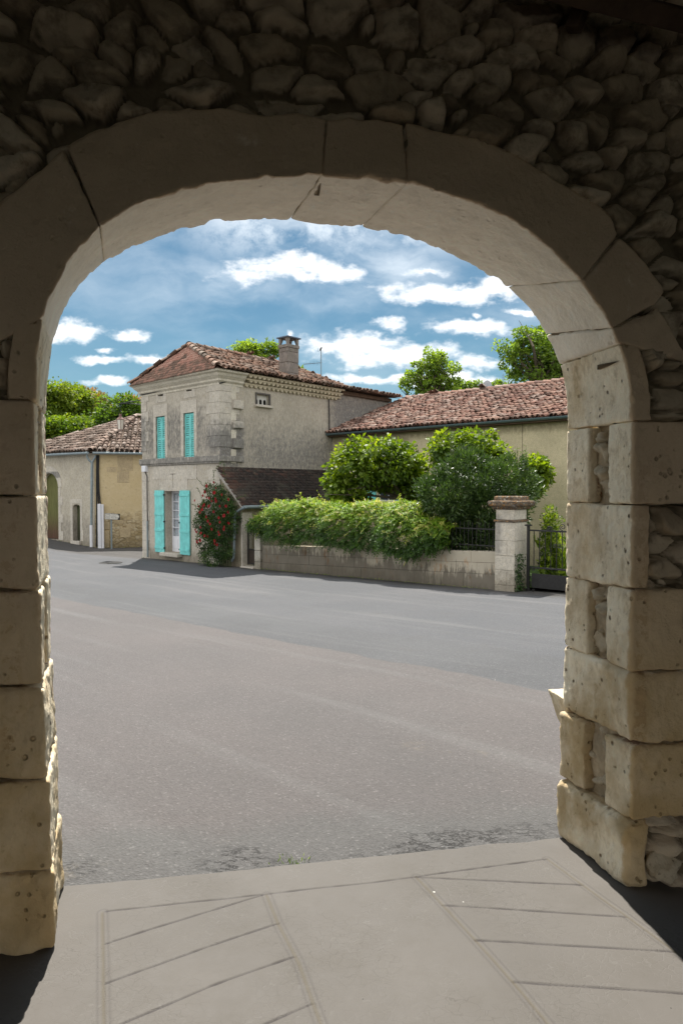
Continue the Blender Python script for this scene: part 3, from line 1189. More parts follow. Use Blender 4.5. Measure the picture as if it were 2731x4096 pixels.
W1 = rect(a1, 928, 722, 1003, 1064)
W2 = rect(a1, 1145, 690, 1230, 1056)
w1 = (W1[0], W1[1], (W1[2] + W2[2]) / 2, (W1[3] + W2[3]) / 2)
w2 = (W2[0], W2[1], w1[2], w1[3])
ww = (w1[1] - w1[0] + w2[1] - w2[0]) / 2
DR = rect(a1, 1003, 1303, 1123, 1790)
VT1 = rect(a1, 945, 528, 988, 553)
VT2 = rect(a1, 1166, 479, 1212, 514)
print('win', w1, w2, 'door', DR, 'vents', VT1, VT2)
dtop = 1.58
DRh = (DR[0], DR[1], DR[2], DR[3])
holes = [(*w1, .16), (*w2, .16), (DRh[0], DRh[1], DRh[2], DRh[3], .36), (*VT1, .15), (*VT2, .15)]
mb = MB()
wall_holes(mb, WL, 0, HB - .5, 5.45, holes, 0, .16)
mb.build('front_wall', M_FACADE, HOUSE, HF)
N1 = sd(*a2(968, 470)); N2 = sd(*a2(1062, 556))
mb = MB()
wall_holes(mb, 0, WD, HB - .5, 5.45, [(N1[0], N2[0], N2[1], N1[1], .13)], 0, .13, True, 'x')
mb.V = [(-v[0] * -1, v[1], v[2]) for v in mb.V]
mb.build('side_wall', M_SIDE, HOUSE, HF)
MB().quad((WL, WD, HB - .5), (WL, 0, HB - .5), (WL, 0, 5.45), (WL, WD, 5.45)).build('left_wall', M_SIDE, HOUSE, HF)
MB().quad((0, WD, HB - .5), (WL, WD, HB - .5), (WL, WD, 5.45), (0, WD, 5.45)).build('rear_wall', M_SIDE, HOUSE, HF)
# niche: pigeon holes
nf = MB()
y0, y1, z0, z1 = N1[0], N2[0], N2[1], N1[1]
nf.box(-.03, .035, y0 - .05, y0, z0 - .02, z1 + .05).box(-.03, .035, y1, y1 + .05, z0 - .02, z1 + .05).box(-.03, .036, y0 + .002, y1 - .002, z1, z1 + .05)
nf.build('niche_frame', simple('old_wood_frame', (.10, .09, .08), .9), HOUSE, HF)
MB().box(-.02, .14, y0 - .08, y1 + .1, z0 - .10, z0 - .022).build('niche_ledge', M_TRIM, HOUSE, HF, bevel=.01)
nb_ = MB()
for k in range(3):
    yc = y0 + (k + .55) * (y1 - y0) / 3.1
    pts = [(yc - .06, z0 + .0), (yc + .06, z0 + .0), (yc + .06, z0 + .13)] + [(yc + .06 * math.cos(t), z0 + .13 + .06 * math.sin(t)) for t in (R(45), R(90), R(135))] + [(yc - .06, z0 + .13)]
    n = len(nb_.V)
    nb_.V += [(-.115, p[0], p[1]) for p in pts]
    nb_.F.append(tuple(range(n, n + len(pts))))
nb_.build('pigeon_holes', M_DARK, HOUSE, HF)
MB().box(-.128, -.118, y0, y1, z0, z1).build('niche_panel', simple('limewash', (.55, .53, .48), .9), HOUSE, HF)

# trims on the facade
SC0 = 2.53; SC1 = 2.72      # string course
mb = MB()
mb.box(WL - .09, .09, -.09, .0, SC0, SC1)
mb.box(0.0, .091, -.001, .95, SC0 - .002, SC1 - .002)
mb.box(WL - .06, .06, -.06, 0, SC0 - .06, SC0)
mb.build('string_course', M_TRIM, HOUSE, HF, bevel=.015)
surr = []
for wdw in (w1, w2):
    a, b, c, d = wdw
    mb = MB()
    e = .15
    mb.box(a - e, a, -.018, .02, SC1 + .002, d).box(b, b + e, -.018, .02, SC1 + .002, d)
    mb.box(a - e, b + e, -.022, .02, d, d + .42)
    f = mb.build('window_surround', M_TRIM, HOUSE, HF, bevel=.006)
    # louvred shutters, two leaves closed
    for k in range(2):
        s0 = lerp(a, b, k * .5) + .006
        s1 = lerp(a, b, k * .5 + .5) - .006
        mb = MB()
        st = .045
        yy0, yy1 = .05, .085
        mb.box(s0, s0 + st, yy0, yy1, c + .02, d - .015).box(s1 - st, s1, yy0, yy1, c + .02, d - .015)
        for zc in (c + .02, (c + d) / 2 - .04, d - .085):
            mb.box(s0 + st, s1 - st, yy0 + .002, yy1 - .002, zc, zc + .07)
        nsl = 19
        for q in range(nsl):
            zc = lerp(c + .09, d - .14, q / (nsl - 1))
            n = len(mb.V)
            mb.V += [(s0 + st, yy0 + .004, zc), (s1 - st, yy0 + .004, zc), (s1 - st, yy1 + .01, zc + .055), (s0 + st, yy1 + .01, zc + .055)]
            mb.V += [(v[0], v[1], v[2] + .009) for v in mb.V[n:n + 4]]
            mb.F += [(n, n + 1, n + 2, n + 3), (n + 7, n + 6, n + 5, n + 4), (n, n + 4, n + 5, n + 1)]
        mb.build('louvred_shutter', M_TURQ, HOUSE, HF)
    MB().box(a - .02, b + .02, -.03, .16, c - .001, c + .02).build('window_sill', M_TRIM, HOUSE, HF)
# vents surrounds
for v_ in (VT1, VT2):
    a, b, c, d = v_
    mb = MB()
    mb.box(a - .1, a, -.016, .01, c - .22, d + .06).box(b, b + .18, -.016, .01, c - .22, d + .06).box(a, b, -.015, .01, c - .219, c).box(a, b, -.015, .01, d, d + .059)
    mb.build('vent_surround', M_TRIM, HOUSE, HF, bevel=.004)
    MB().box(a, b, .12, .149, c, d).build('vent', M_DARK, HOUSE, HF)
# quoins at the corners (alternating)
mb = MB()
z = HB - .1
k = 0
while z < 5.1:
    h = .36
    z1q = min(z + h, 5.12)
    if not (z < SC1 + .02 and z1q > SC0 - .06):
        wq = .50 if k % 2 else .66
        mb = MB()
        sq = .62 if k % 2 else .8
        mb.V += [(x_, y_, z_) for z_ in (z + .004, z1q - .004) for (x_, y_) in ((-wq, .01), (-wq, -.022), (.022, -.022), (.022, sq), (-.01, sq), (-.01, .01))]
        mb.F += [(5, 4, 3, 2, 1, 0), (6, 7, 8, 9, 10, 11)] + [(q, (q + 1) % 6, 6 + (q + 1) % 6, 6 + q) for q in range(6)]
        mb.build('corner_stone', M_TRIM, HOUSE, HF, bevel=.006)
        MB().box(WL - .02, WL + (.32 if k % 2 else .45), -.021, 0, z + .004, z1q - .004).build('corner_stone', M_TRIM, HOUSE, HF, bevel=.006)
    elif z1q > SC1 + .05:
        pass
    z += h
    k += 1
# toothing stones left sticking out of the side wall
for k, (yy, zz0) in enumerate([(520, 580), (675, 724), (805, 870)]):
    A_ = sd(*a2(787, yy)); B_ = sd(*a2(850, zz0))
    s0 = A_[0]
    MB().box(0, .13, s0, s0 + .42, B_[1] - .02, A_[1] + .02, jit=.012).build('toothing_stone', M_TRIM, HOUSE, HF, bevel=.02)
for k, (ya, yb) in enumerate([(590, 670), (735, 800), (880, 985), (400, 515)]):
    A_ = sd(*a2(780, ya)); B_ = sd(*a2(815, yb))
    MB().box(0, .035, A_[0], A_[0] + .2, B_[1], A_[1], jit=.008).build('bonding_stone', M_CORN, HOUSE, HF, bevel=.01)
# panels between the storeys
P0 = rect(a1, 905, 1105, 1250, 1235)
P1 = rect(a1, 957, 1200, 1180, 1300)
mb = MB()
mb.box(P0[0], P0[1], -.014, .01, P0[2] + .12, SC0 - .07)
mb.box(P1[0], P1[1], -.017, .01, DR[3] + .01, P0[2] + .118)
mb.build('lintel_panel', M_TRIM, HOUSE, HF, bevel=.004)
# cracks/joints on panels
mb = MB()
cx_ = (P1[0] + P1[1]) / 2
mb.box(cx_ - .17, cx_ + .16, -.022, -.012, P0[2] + .30, P0[2] + .315).box(cx_ - .005, cx_ + .005, -.022, -.012, DR[3] + .12, P0[2] + .30)
mb.build('lintel_joint', M_DARK, HOUSE, HF)
# door : recess, leaf, panes, curtain, shutters
a, b, c, d = DR
fr_w = .05
DP = .26
dl = thing_door = MB().box(a + .004, a + .05, DP, DP + .06, c, d).box(b - .05, b - .004, DP, DP + .06, c, d).box(a + .05, b - .05, DP + .001, DP + .059, d - .07, d).box(a + .05, b - .05, DP + .001, DP + .059, c, c + .55)
mid_ = (a + b) / 2
for k in range(1, 5):
    zc = lerp(c + .55, d - .07, k / 5)
    dl.box(a + .05, b - .05, DP + .005, DP + .05, zc - .015, zc + .015)
dl.box(mid_ - .03, mid_ + .03, DP - .004, DP + .055, c + .55, d - .07)
dl.box(a + .12, mid_ - .08, DP - .012, DP, c + .12, c + .45).box(mid_ + .08, b - .12, DP - .012, DP, c + .12, c + .45)
DOOR = dl.build('french_door', M_WHITE, HOUSE, HF, bevel=.004)
MB().box(a + .05, b - .05, DP + .030, DP + .034, c + .55, d - .07).build('pane', M_GLASS, DOOR, HF)
cv = []
n = 60
xs_c = np.linspace(a + .05, b - .05, n)
mb = MB()
for i in range(n - 1):
    y_0 = DP + .085 + .02 * math.sin(i * 1.1); y_1 = DP + .085 + .02 * math.sin((i + 1) * 1.1)
    mb.quad((xs_c[i], y_0, c + .5), (xs_c[i + 1], y_1, c + .5), (xs_c[i + 1], y_1, d), (xs_c[i], y_0, d))
mb.build('curtain', M_CURT, DOOR, HF)
MB().tube([(mid_ + .04, DP - .05, c + 1.0), (mid_ + .14, DP - .05, c + 1.0)], .01, 6).build('handle', M_IRON, DOOR, HF)
MB().box(a - .1, b + .1, -.22, .30, c - .13, c - .01).build('doorstep', M_TRIM, HOUSE, HF, bevel=.015)


def plank_shutter(x0, x1, z0, z1, y=-.06):
    mb = MB()
    n = 4
    for i in range(n):
        p0 = lerp(x0, x1, i / n); p1 = lerp(x0, x1, (i + 1) / n)
        mb.box(p0 + .003, p1 - .003, y, y + .03, z0, z1)
    o = mb.build('shutter', M_TURQ, HOUSE, HF, bevel=.003)
    ba = MB()
    for f in (.075, .36, .62, .93):
        zc = lerp(z0, z1, f)
        MB().box(x0 + .01, x1 - .01, y - .022, y, zc - .04, zc + .04).build('batten', M_TURQ, o, HF, bevel=.003)
    hg = MB()
    for f in (.075, .5, .93):
        zc = lerp(z0, z1, f)
        hx0, hx1 = (x1 - .02, x1 + .06) if x0 < a else (x0 - .05, x0 + .02)
        MB().box(hx0, hx1, y - .012, y + .02, zc - .025, zc + .025).build('hinge', M_IRON, o, HF)


S1 = rect(a1, 932, 1302, 1001, 1778)
S2 = rect(a1, 1125, 1306, 1195, 1808)
shw = .56
plank_shutter(a - shw - .04, a - .03, c - .03, d + .03)
plank_shutter(b + .03, b + shw + .04, c - .03, d + .03)
print('shutters', S1, S2)

# cornice (front + return)
PR = [(.0, 4.98), (.03, 5.0), (.03, 5.06), (.10, 5.12), (.10, 5.18), (.2, 5.27), (.24, 5.34), (.32, 5.38), (.33, 5.44), (0, 5.44)]
mb = MB()
LEN = .95
pth = [(WL, 0, -1, 0), (0, 0, 1, -1), (0, LEN, 1, 0)]


def cpt(i, off, z):
    if i == 0: return (WL - off, -off, z)
    if i == 1: return (off, -off, z)
    return (off, LEN, z)


for i in range(2):
    for k in range(len(PR) - 1):
        o0, z0_ = PR[k]; o1, z1_ = PR[k + 1]
        mb.quad(cpt(i, o0, z0_), cpt(i + 1, o0, z0_), cpt(i + 1, o1, z1_), cpt(i, o1, z1_))
n = len(mb.V)
mb.V += [cpt(2, o, z) for o, z in PR]
mb.F.append(tuple(range(n, n + len(PR))))
mb.build('cornice', M_CORN, HOUSE, HF)
# genoise : three rows of little tile ends along the side eaves
mb = MB()
g0, g1 = LEN + .03, 5.75
for r_ in range(3):
    off = .10 + .10 * r_
    zb = 5.02 + .14 * r_
    mb.box(0, off, g0, g1, zb + .085, zb + .14)
    nt = int((g1 - g0) / .2)
    for i in range(nt):
        yc = g0 + (i + .5 + .5 * (r_ % 2)) * .2
        if yc > g1 - .08: continue
        n = len(mb.V)
        for x_ in (0, off - .01):
            mb.V += [(x_, yc - .085, zb + .085), (x_, yc - .045, zb + .03), (x_, yc, zb + .0), (x_, yc + .045, zb + .03), (x_, yc + .085, zb + .085)]
        mb.F.append((n + 5, n + 6, n + 7, n + 8, n + 9))
        for q in range(4): mb.F.append((n + q, n + q + 1, n + 6 + q, n + 5 + q))
mb.build('genoise', M_GENO, HOUSE, HF)
MB().box(0, .12, 5.8, WD, 5.28, 5.42).build('eaves_board', M_OAK, HOUSE, HF)


# ---------------------------------------------------------------- tiles
def mk_tile(name, cols, moss=.2, rough=.85):
    m = NT(name)
    c = m.co()
    t = m.attr('tint')
    n = len(cols)
    col = m.ramp(t, [(i / (n - 1), cc_) for i, cc_ in enumerate(cols)], 'LINEAR')
    nn = m.noise(c, 9, 5, .7)
    big = m.noise(c, 1.1, 4, .6)
    col = m.mix(m.mr(nn, .45, .75, 0, .55), col, (.10, .085, .07))
    col = m.mix(m.math('MULTIPLY', m.mr(big, .5, .7), moss), col, (.075, .07, .055))
    col = m.mix(m.mr(m.noise(c, 30, 3, .6), .6, .72, 0, .35), col, (.42, .36, .27))
    return m.out(m.pbr(col, rough, m.bump(m.noise(c, 50, 4, .7), .4, .006), .2))


BR = (.085, .06, .045)
M_T_HOUSE = mk_tile('canal_tile_brown', [BR, (.20, .12, .085), (.30, .17, .115), (.36, .25, .19), (.24, .19, .15)], .35)
M_T_FARM = mk_tile('canal_tile_red', [(.11, .07, .055), (.20, .11, .085), (.30, .16, .12), (.38, .24, .18), (.27, .18, .145), (.44, .33, .27)], .15)
M_T_BARN = mk_tile('canal_tile_grey', [BR, (.19, .14, .11), (.26, .18, .14), (.34, .26, .21), (.40, .33, .28)], .25)
M_T_FLATRED = mk_tile('flat_tile_red', [(.12, .08, .06), (.25, .15, .11), (.40, .20, .15), (.44, .27, .21)], .3)
M_T_FLATDARK = mk_tile('flat_tile_dark', [(.018, .015, .014), (.026, .020, .018), (.045, .027, .022), (.10, .05, .036)], .7)


def unit(v):
    v = np.asarray(v, float)
    return v / np.linalg.norm(v)


def roof_frame(O, pu, pv):
    O = np.asarray(O, float)
    du = unit(np.asarray(pu, float) - O)
    t = np.asarray(pv, float) - O
    dv = unit(t - du * (t @ du))
    n = np.cross(du, dv)
    if n[2] < 0: n = -n
    return O, du, dv, n


def canal(name, pts, mat, parent, fr, su=.21, sv=.34, r=.092, tintf=None, base=True, seed=0, sag=0.0):
    """pts: planar polygon, first edge is the eave"""
    rg = np.random.default_rng(seed)
    O, du, dv, nn = roof_frame(pts[0], pts[1], pts[2])
    poly = [((np.asarray(p) - O) @ du, (np.asarray(p) - O) @ dv) for p in pts]
    umin, umax = min(p[0] for p in poly), max(p[0] for p in poly)
    vmax = max(p[1] for p in poly)
    ui_ = np.arange(umin, umax + su, su)
    vj = np.arange(-.05, vmax, sv)
    Uc, Vc = np.meshgrid(ui_, vj, indexing='ij')
    Uc = Uc + .012 * rg.normal(size=Uc.shape) + .02 * rg.normal(size=(len(ui_), 1)); Vc = Vc + .022 * rg.normal(size=Vc.shape)
    okm = inpoly(Uc, Vc + sv * .5, [(p[0] * 1.0, p[1]) for p in poly]) | (inpoly(Uc, Vc + sv * .9, poly) & (Vc < .01))
    Uc, Vc = Uc[okm], Vc[okm]
    N = len(Uc)
    out_V, out_F, T = [], [], []
    off = 0
    if base:
        bV = np.array([np.asarray(p, float) - nn * .03 for p in pts])
    for kind in (0, 1):
        ths = np.linspace(0, math.pi, 7) if kind == 0 else np.linspace(math.pi, 2 * math.pi, 5)
        uo_ = Uc + (0 if kind == 0 else su / 2)
        lift0 = (.055 if kind == 0 else .085) + .008 * rg.normal(size=N)
        skew = .02 * rg.normal(size=N)
        rings = []
        for (vv, rr, lf) in ((0, r * (.86 if kind == 0 else .95), -.0), (0, r * (1.0 if kind == 0 else 1.08), 0), (sv * 1.22, r * .80, -.035)):
            if vv == 0 and rr < r * .97 and kind == 0: rr = r - .02
            ring = []
            for th in ths:
                uu = uo_ + rr * math.cos(th) + skew * (1 if vv else 0)
                hh_ = (rr * math.sin(th)) * (.95) + lift0 + lf
                P = O + uu[:, None] * du + (Vc + vv)[:, None] * dv + hh_[:, None] * nn
                ring.append(P)
            rings.append(np.stack(ring, 1))
        A = np.concatenate(rings, 1)        # N, 3k, 3
        k = len(ths)
        fq = []
        for q in range(2):
            for i in range(k - 1):
                fq.append((q * k + i, q * k + i + 1, (q + 1) * k + i + 1, (q + 1) * k + i))
        fq = np.array(fq)
        idx = (np.arange(N) * 3 * k)[:, None, None] + fq[None] + off
        out_V.append(A.reshape(-1, 3))
        out_F.append(idx.reshape(-1, 4))
        tt = rg.random(N) if kind == 0 else rg.random(N) * .35
        if tintf is not None: tt = np.clip(tt + tintf(Uc, Vc), 0, 1)
        T.append(np.repeat(tt, 3 * k))
        off += N * 3 * k
    V = np.concatenate(out_V)
    if sag:
        L = (V - O) @ du; W_ = (V - O) @ dv
        V = V - np.outer(sag * np.clip(np.sin(np.clip(L / umax, 0, 1) * math.pi), 0, 1) * np.clip(W_ / vmax, 0, 1) + .02 * vnoise(V, .8, 3), nn)
    o = mesh(name, V, np.concatenate(out_F), mat, parent, fr, attrs={'tint': np.concatenate(T)}, smooth=False)
    if base:
        mesh('roof_deck', bV, [tuple(range(len(pts)))], M_OAK, o, fr)
    return o


def flat_tiles(name, pts, mat, parent, fr, su=.17, sv=.115, seed=0, tintf=None):
    rg = np.random.default_rng(seed)
    O, du, dv, nn = roof_frame(pts[0], pts[1], pts[2])
    poly = [((np.asarray(p) - O) @ du, (np.asarray(p) - O) @ dv) for p in pts]
    umin, umax = min(p[0] for p in poly), max(p[0] for p in poly)
    vmax = max(p[1] for p in poly)
    vj = np.arange(-.03, vmax, sv)
    Us, Vs_ = [], []
    for j, v in enumerate(vj):
        u = np.arange(umin + (su / 2 if j % 2 else 0), umax + su, su)
        Us.append(u); Vs_.append(np.full(len(u), v) + .004 * rg.normal(size=len(u)))
    U_, V_ = np.concatenate(Us), np.concatenate(Vs_)
    ok_ = inpoly(U_, V_ + sv * .5, poly)
    U_, V_ = U_[ok_], V_[ok_]
    N = len(U_)
    ht = .022 + .006 * rg.random(N)
    hw = su / 2 - .003
    cs = []
    for (du_, dv_, h) in ((-hw, 0, 0), (hw, 0, 0), (-hw, 0, 1), (hw, 0, 1), (hw, sv * 1.3, .1), (-hw, sv * 1.3, .1)):
        cs.append(O + (U_ + du_)[:, None] * du + (V_ + dv_)[:, None] * dv + (ht * h + (0 if h != 0 else -.004))[:, None] * nn)
    A = np.stack(cs, 1)
    idx = (np.arange(N) * 6)[:, None, None]
    Fq = (idx + np.array([(0, 1, 3, 2), (2, 3, 4, 5)])[None]).reshape(-1, 4)
    tt = rg.random(N)
    if tintf is not None: tt = np.clip(tintf(U_, V_, tt), 0, 1)
    o = mesh(name, A.reshape(-1, 3), Fq, mat, parent, fr, attrs={'tint': np.repeat(tt, 6)})
    mesh('roof_deck', [np.asarray(p, float) - nn * .04 for p in pts], [tuple(range(len(pts)))], M_OAK, o, fr)
    return o


def ridge_tiles(name, p0, p1, mat, parent, fr, r=.11, step=.33, lift=.05, seed=0):
    rg = np.random.default_rng(seed)
    p0 = np.asarray(p0, float); p1 = np.asarray(p1, float)
    d = p1 - p0; L = np.linalg.norm(d); d /= L
    side = unit(np.cross(d, (0, 0, 1)))
    up = np.cross(side, d)
    mb = MB(); T = []
    n = int(L / step) + 1
    for i in range(n):
        s = i * step
        jl = rg.normal() * .008
        k = 7
        n0 = len(mb.V)
        for (ss, rr, lf) in ((s, r - .02, 0), (s, r, 0), (min(s + step * 1.2, L + .05), r * .8, -.025)):
            for th in np.linspace(-.15, math.pi + .15, k):
                mb.V.append(tuple(p0 + d * ss + side * rr * math.cos(th) + up * (rr * math.sin(th) * .9 + lift + lf + jl)))
        for q in range(2):
            for j in range(k - 1):
                mb.F.append((n0 + q * k + j, n0 + q * k + j + 1, n0 + (q + 1) * k + j + 1, n0 + (q + 1) * k + j))
        T += [rg.random()] * (3 * k)
    return mesh(name, mb.V, mb.F, mat, parent, fr, attrs={'tint': T})


ZE = 5.47
E1 = (WL - .22, -.36, ZE - .06); E2 = (.38, -.36, ZE)
AP = np.array((WL / 2, .45, 6.63)); RG = np.array((WL / 2, 4.75, 6.60))
E3 = (.38, 5.95, ZE); E4 = (WL - .36, 5.95, ZE)
ROOF = canal('roof', [E2, E3, RG, AP], M_T_HOUSE, HOUSE, HF, .19, .31, .082, seed=1, sag=.04)
canal('left_roof', [E4, E1, AP, RG], M_T_HOUSE, HOUSE, HF, seed=2)
canal('rear_roof', [E3, E4, RG], M_T_HOUSE, HOUSE, HF, seed=3)
flat_tiles('front_roof', [E1, E2, tuple(AP)], M_T_FLATRED, HOUSE, HF, seed=4,
           tintf=lambda u, v, t: np.where((v < .48), t * .55 + .05, np.where((np.abs(u - 2.5 - .25 * np.sin(v * 9)) < .22 - .1 * np.cos(v * 7)) & (v < 1.0), t * .15, .55 + .4 * t)))
ridge_tiles('hip_tiles', E2, AP, M_T_HOUSE, HOUSE, HF, .125, seed=5)
ridge_tiles('hip_tiles', E1, AP, M_T_HOUSE, HOUSE, HF, .10, seed=6)
ridge_tiles('ridge_tiles', AP, RG, M_T_HOUSE, HOUSE, HF, seed=7)
ridge_tiles('hip_tiles', np.array(E3), RG, M_T_HOUSE, HOUSE, HF, .10, seed=8)
# rear extension roof
canal('extension_roof', [(.38, 5.9, ZE), (.38, WD + .3, ZE), (-3.6, WD + .3, ZE + .45), (-3.6, 5.9, ZE + .45)], M_T_HOUSE, HOUSE, HF, seed=9)

# chimney, part of the house
cs0 = 2.70; cz0 = 5.4
CHX0, CHX1, CHY0, CHY1 = -.38, .08, 2.95, 3.50
M_CHIM = mk_stucco('chimney_block', (.34, .29, .25), (.10, .095, .09), [(1, 2, 3.6, 5, 8, .2, .75)], amount=.6)
ctop = at_depth(1150, 1410, 24.3)[2] - .05
czt = sd(1150, 1398, -.3)[1]
print('chimney top', czt)
mb = MB()
zq = cz0
while zq < czt - .01:
    z1q = min(zq + .37, czt)
    mb.box(CHX0 + random.uniform(0, .008), CHX1 - random.uniform(0, .008), CHY0 + random.uniform(0, .008), CHY1, zq, z1q - .006)
    zq = z1q
CH = mb.build('chimney', M_CHIM, HOUSE, HF, bevel=.012)
MB().box(CHX0 - .02, CHX1 + .02, CHY0 - .02, CHY1 + .02, czt - .001, czt + .11).build('chimney_band', M_CHIM, CH, HF, bevel=.01)
M_ZC = simple('chimney_zinc_cap', (.10, .12, .16), .5, .4, .3)
mb = MB()
for (xx, sx) in ((CHX0 + .0, 1), (CHX1, -1)):
    for (yy_, sy) in ((CHY0, 1), (CHY1, -1)):
        mb.hexa([(xx, yy_, czt + .11), (xx + sx * .07, yy_, czt + .11), (xx + sx * .07, yy_ + sy * .07, czt + .11), (xx, yy_ + sy * .07, czt + .11)],
                [(xx, yy_, czt + .34), (xx + sx * .13, yy_, czt + .34), (xx + sx * .13, yy_ + sy * .13, czt + .34), (xx, yy_ + sy * .13, czt + .34)])
mb.build('cap_post', M_CHIM, CH, HF)
MB().box(CHX0 - .06, CHX1 + .06, CHY0 - .06, CHY1 + .06, czt + .34, czt + .385).build('cap_slab', M_ZC, CH, HF, bevel=.006)
MB().box(CHX0 - .05, CHX1 + .05, CHY0 - .05, CHY1 + .05, 5.44, 5.62).build('flashing', simple('lead_flashing', (.30, .33, .36), .6, .3, .1), CH, HF)

# cable under the cornice and down the side
mb = MB()
pth = [fc(*a1(x, y)) for x, y in ((820, 548), (900, 532), (1050, 497), (1200, 475), (1330, 442), (1425, 432))]
P = [(p[0], -.05, p[1]) for p in pth] + [(.05, -.03, 5.02)]
ps = [sd(*a2(x, y)) for x, y in ((760, 375), (900, 402), (1050, 425), (1200, 450), (1350, 475), (1480, 490), (1497, 505), (1500, 620), (1500, 770))]
P += [(.05, p[0], p[1]) for p in ps]
mb.tube(P, .022, 6)
mb.build('wall_cable', M_BLACK, HOUSE, HF)
# meter box, conduit down the left corner
q0 = fc(*a1(838, 1105)); q1_ = fc(*a1(868, 1150))
MB().box(q0[0], q1_[0], -.13, 0, q1_[1], q0[1]).build('junction_box', M_WHITE, HOUSE, HF, bevel=.01)
pth = [fc(*a1(x, y)) for x, y in ((853, 1150), (868, 1190), (869, 1400), (872, 1600), (873, 1795))]
MB().tube([(p[0], -.05, p[1]) for p in pth[:4]], .018, 6).build('cable', M_BLACK, HOUSE, HF)
MB().tube([(pth[2][0], -.05, pth[3][1] + .3), (pth[4][0], -.05, HB + .02)], .032, 8).build('conduit', M_ZINC, HOUSE, HF)

# lean-to beside the house
LT = 1.27
ZR, ZL = 2.32, 1.13
LP0 = (LT, -.12, ZL); LP1 = (LT, 5.38, ZL)
flat_tiles('lean_to_roof', [(LT, -.12, ZL), (LT, 5.5, ZL), (.0, 5.5, ZR + .02), (.0, -.12, ZR)], M_T_FLATDARK, HOUSE, HF, .17, .13, seed=12,
           tintf=lambda u, v, t: np.clip(t * .55 + .5 * np.exp(-(u / .5) ** 2) + .35 * np.clip(1 - np.abs(v - 1.45) / .3, 0, 1) * t, 0, 1))
mb = MB()
mb.hexa([(0, -.12, ZR - .2), (LT, -.12, ZL - .14), (LT, -.03, ZL - .14), (0, -.03, ZR - .2)], [(0, -.12, ZR - .03), (LT, -.12, ZL - .03), (LT, -.03, ZL - .03), (0, -.03, ZR - .03)])
mb.build('bargeboard', simple('weathered_board', (.36, .33, .29), .9, .1, 0, .3, 10), HOUSE, HF)
mb = MB()
n = len(mb.V)
mb.V += [(0, .02, HB - .3), (1.06, .02, HB - .3), (1.06, .02, ZL + .05), (0, .02, ZR - .12)]
mb.F.append((n, n + 1, n + 2, n + 3))
mb.quad((1.06, .02, HB - .3), (1.06, 5.38, HB - .3), (1.06, 5.38, ZL + .05), (1.06, .02, ZL + .05))
M_LTW = mk_stucco('lean_to_plaster', (.36, .31, .22), (.10, .09, .07), [], amount=.6, low=.6)
mb.build('lean_to_wall', M_LTW, HOUSE, HF)
mb = MB()
mb.box(1.06, 1.12, -.02, .4, HB - .3, .9, jit=.004)
mb.build('gate_post', M_TRIM, HOUSE, HF, bevel=.01)
# gutter and bent downpipe
mb = MB().tube([(LT + .06, -.14, ZL - .06), (LT + .06, 5.6, ZL - .03)], .055, 10)
mb.build('gutter', M_ZINC, HOUSE, HF)
pp = [fc(*a2(x, y), -.16) for x, y in ((890, 1305), (850, 1325), (818, 1345), (808, 1380), (808, 1500), (804, 1640), (800, 1685), (788, 1705))]
MB().tube([(p[0], -.16, p[1]) for p in pp], .042, 10).build('downpipe', M_ZINC, HOUSE, HF, smooth=False)
mb = MB()
for k in (3, 4, 5):
    mb.tube([(pp[k][0], -.16, pp[k][1]), (pp[k][0], -.16, pp[k][1] - .05)], .05, 10)
mb.build('pipe_collar', M_ZINC, HOUSE, HF)

# ------------------------------------------------------------------ wall lantern on its bracket
lx = fc(482, 1660, .3)[0]
Lc = HF.hit(482, 1690, 1, -.02)
brz = HF.hit(485, 1613, 1, -.02)[2]
LAN = thing('wall_lantern', 'old faded red street lantern hanging from an iron arm on the house corner', 'street lamp', HF, (Lc[0], Lc[1], HF.hit(482, 1722, 1, -.02)[2]))
cx, cy = Lc[0], Lc[1]
k_ = (HF.w([cx, cy, 0])[1]) / F          # metres per source px here
zpx = lambda y: HF.hit(482, y, 1, -.02)[2]
mb = MB()
mb.tube([(WL - .02, cy, brz), (cx - .04, cy, brz)], .018, 8)
mb.tube([(WL - .02, cy, brz - .17), (lerp(WL, cx, .45), cy, brz - .07), (cx, cy, brz)], .014, 8)
mb.tube([(cx, cy, brz), (cx, cy, zpx(1641))], .007, 6)
mb.build('bracket', M_IRON, LAN, HF)
mb = MB()
mb.tube([(cx + .135 * math.cos(t), cy, zpx(1660) + .16 * math.sin(t)) for t in np.linspace(0, math.pi, 12)], .007, 5)
mb.build('hanging_hoop', M_IRON, LAN, HF)
mb = MB()
rt = 18 * k_
mb.lathe([(rt, zpx(1679)), (rt * .95, zpx(1677)), (rt * .45, zpx(1668)), (.055, zpx(1666)), (.055, zpx(1657)), (.05, zpx(1655))], cx, cy, 6, .5)
mb.build('lantern_roof', M_RUST, LAN, HF)
mb = MB()
for q in range(6):
    th = 2 * math.pi * q / 6 + .5
    mb.tube([(cx + rt * .88 * math.cos(th), cy + rt * .88 * math.sin(th), zpx(1679)), (cx + rt * .62 * math.cos(th), cy + rt * .62 * math.sin(th), zpx(1719))], .010, 5)
mb.lathe([(rt * .66, zpx(1721)), (rt * .66, zpx(1718))], cx, cy, 6, .5)
mb.build('lantern_frame', M_RUST, LAN, HF)
mb = MB()
mb.lathe([(rt * .60, zpx(1718)), (rt * .85, zpx(1679.5))], cx, cy, 6, .5)
mb.build('lantern_glass', simple('frosted_glass', (.62, .58, .50), .35, .5), LAN, HF)

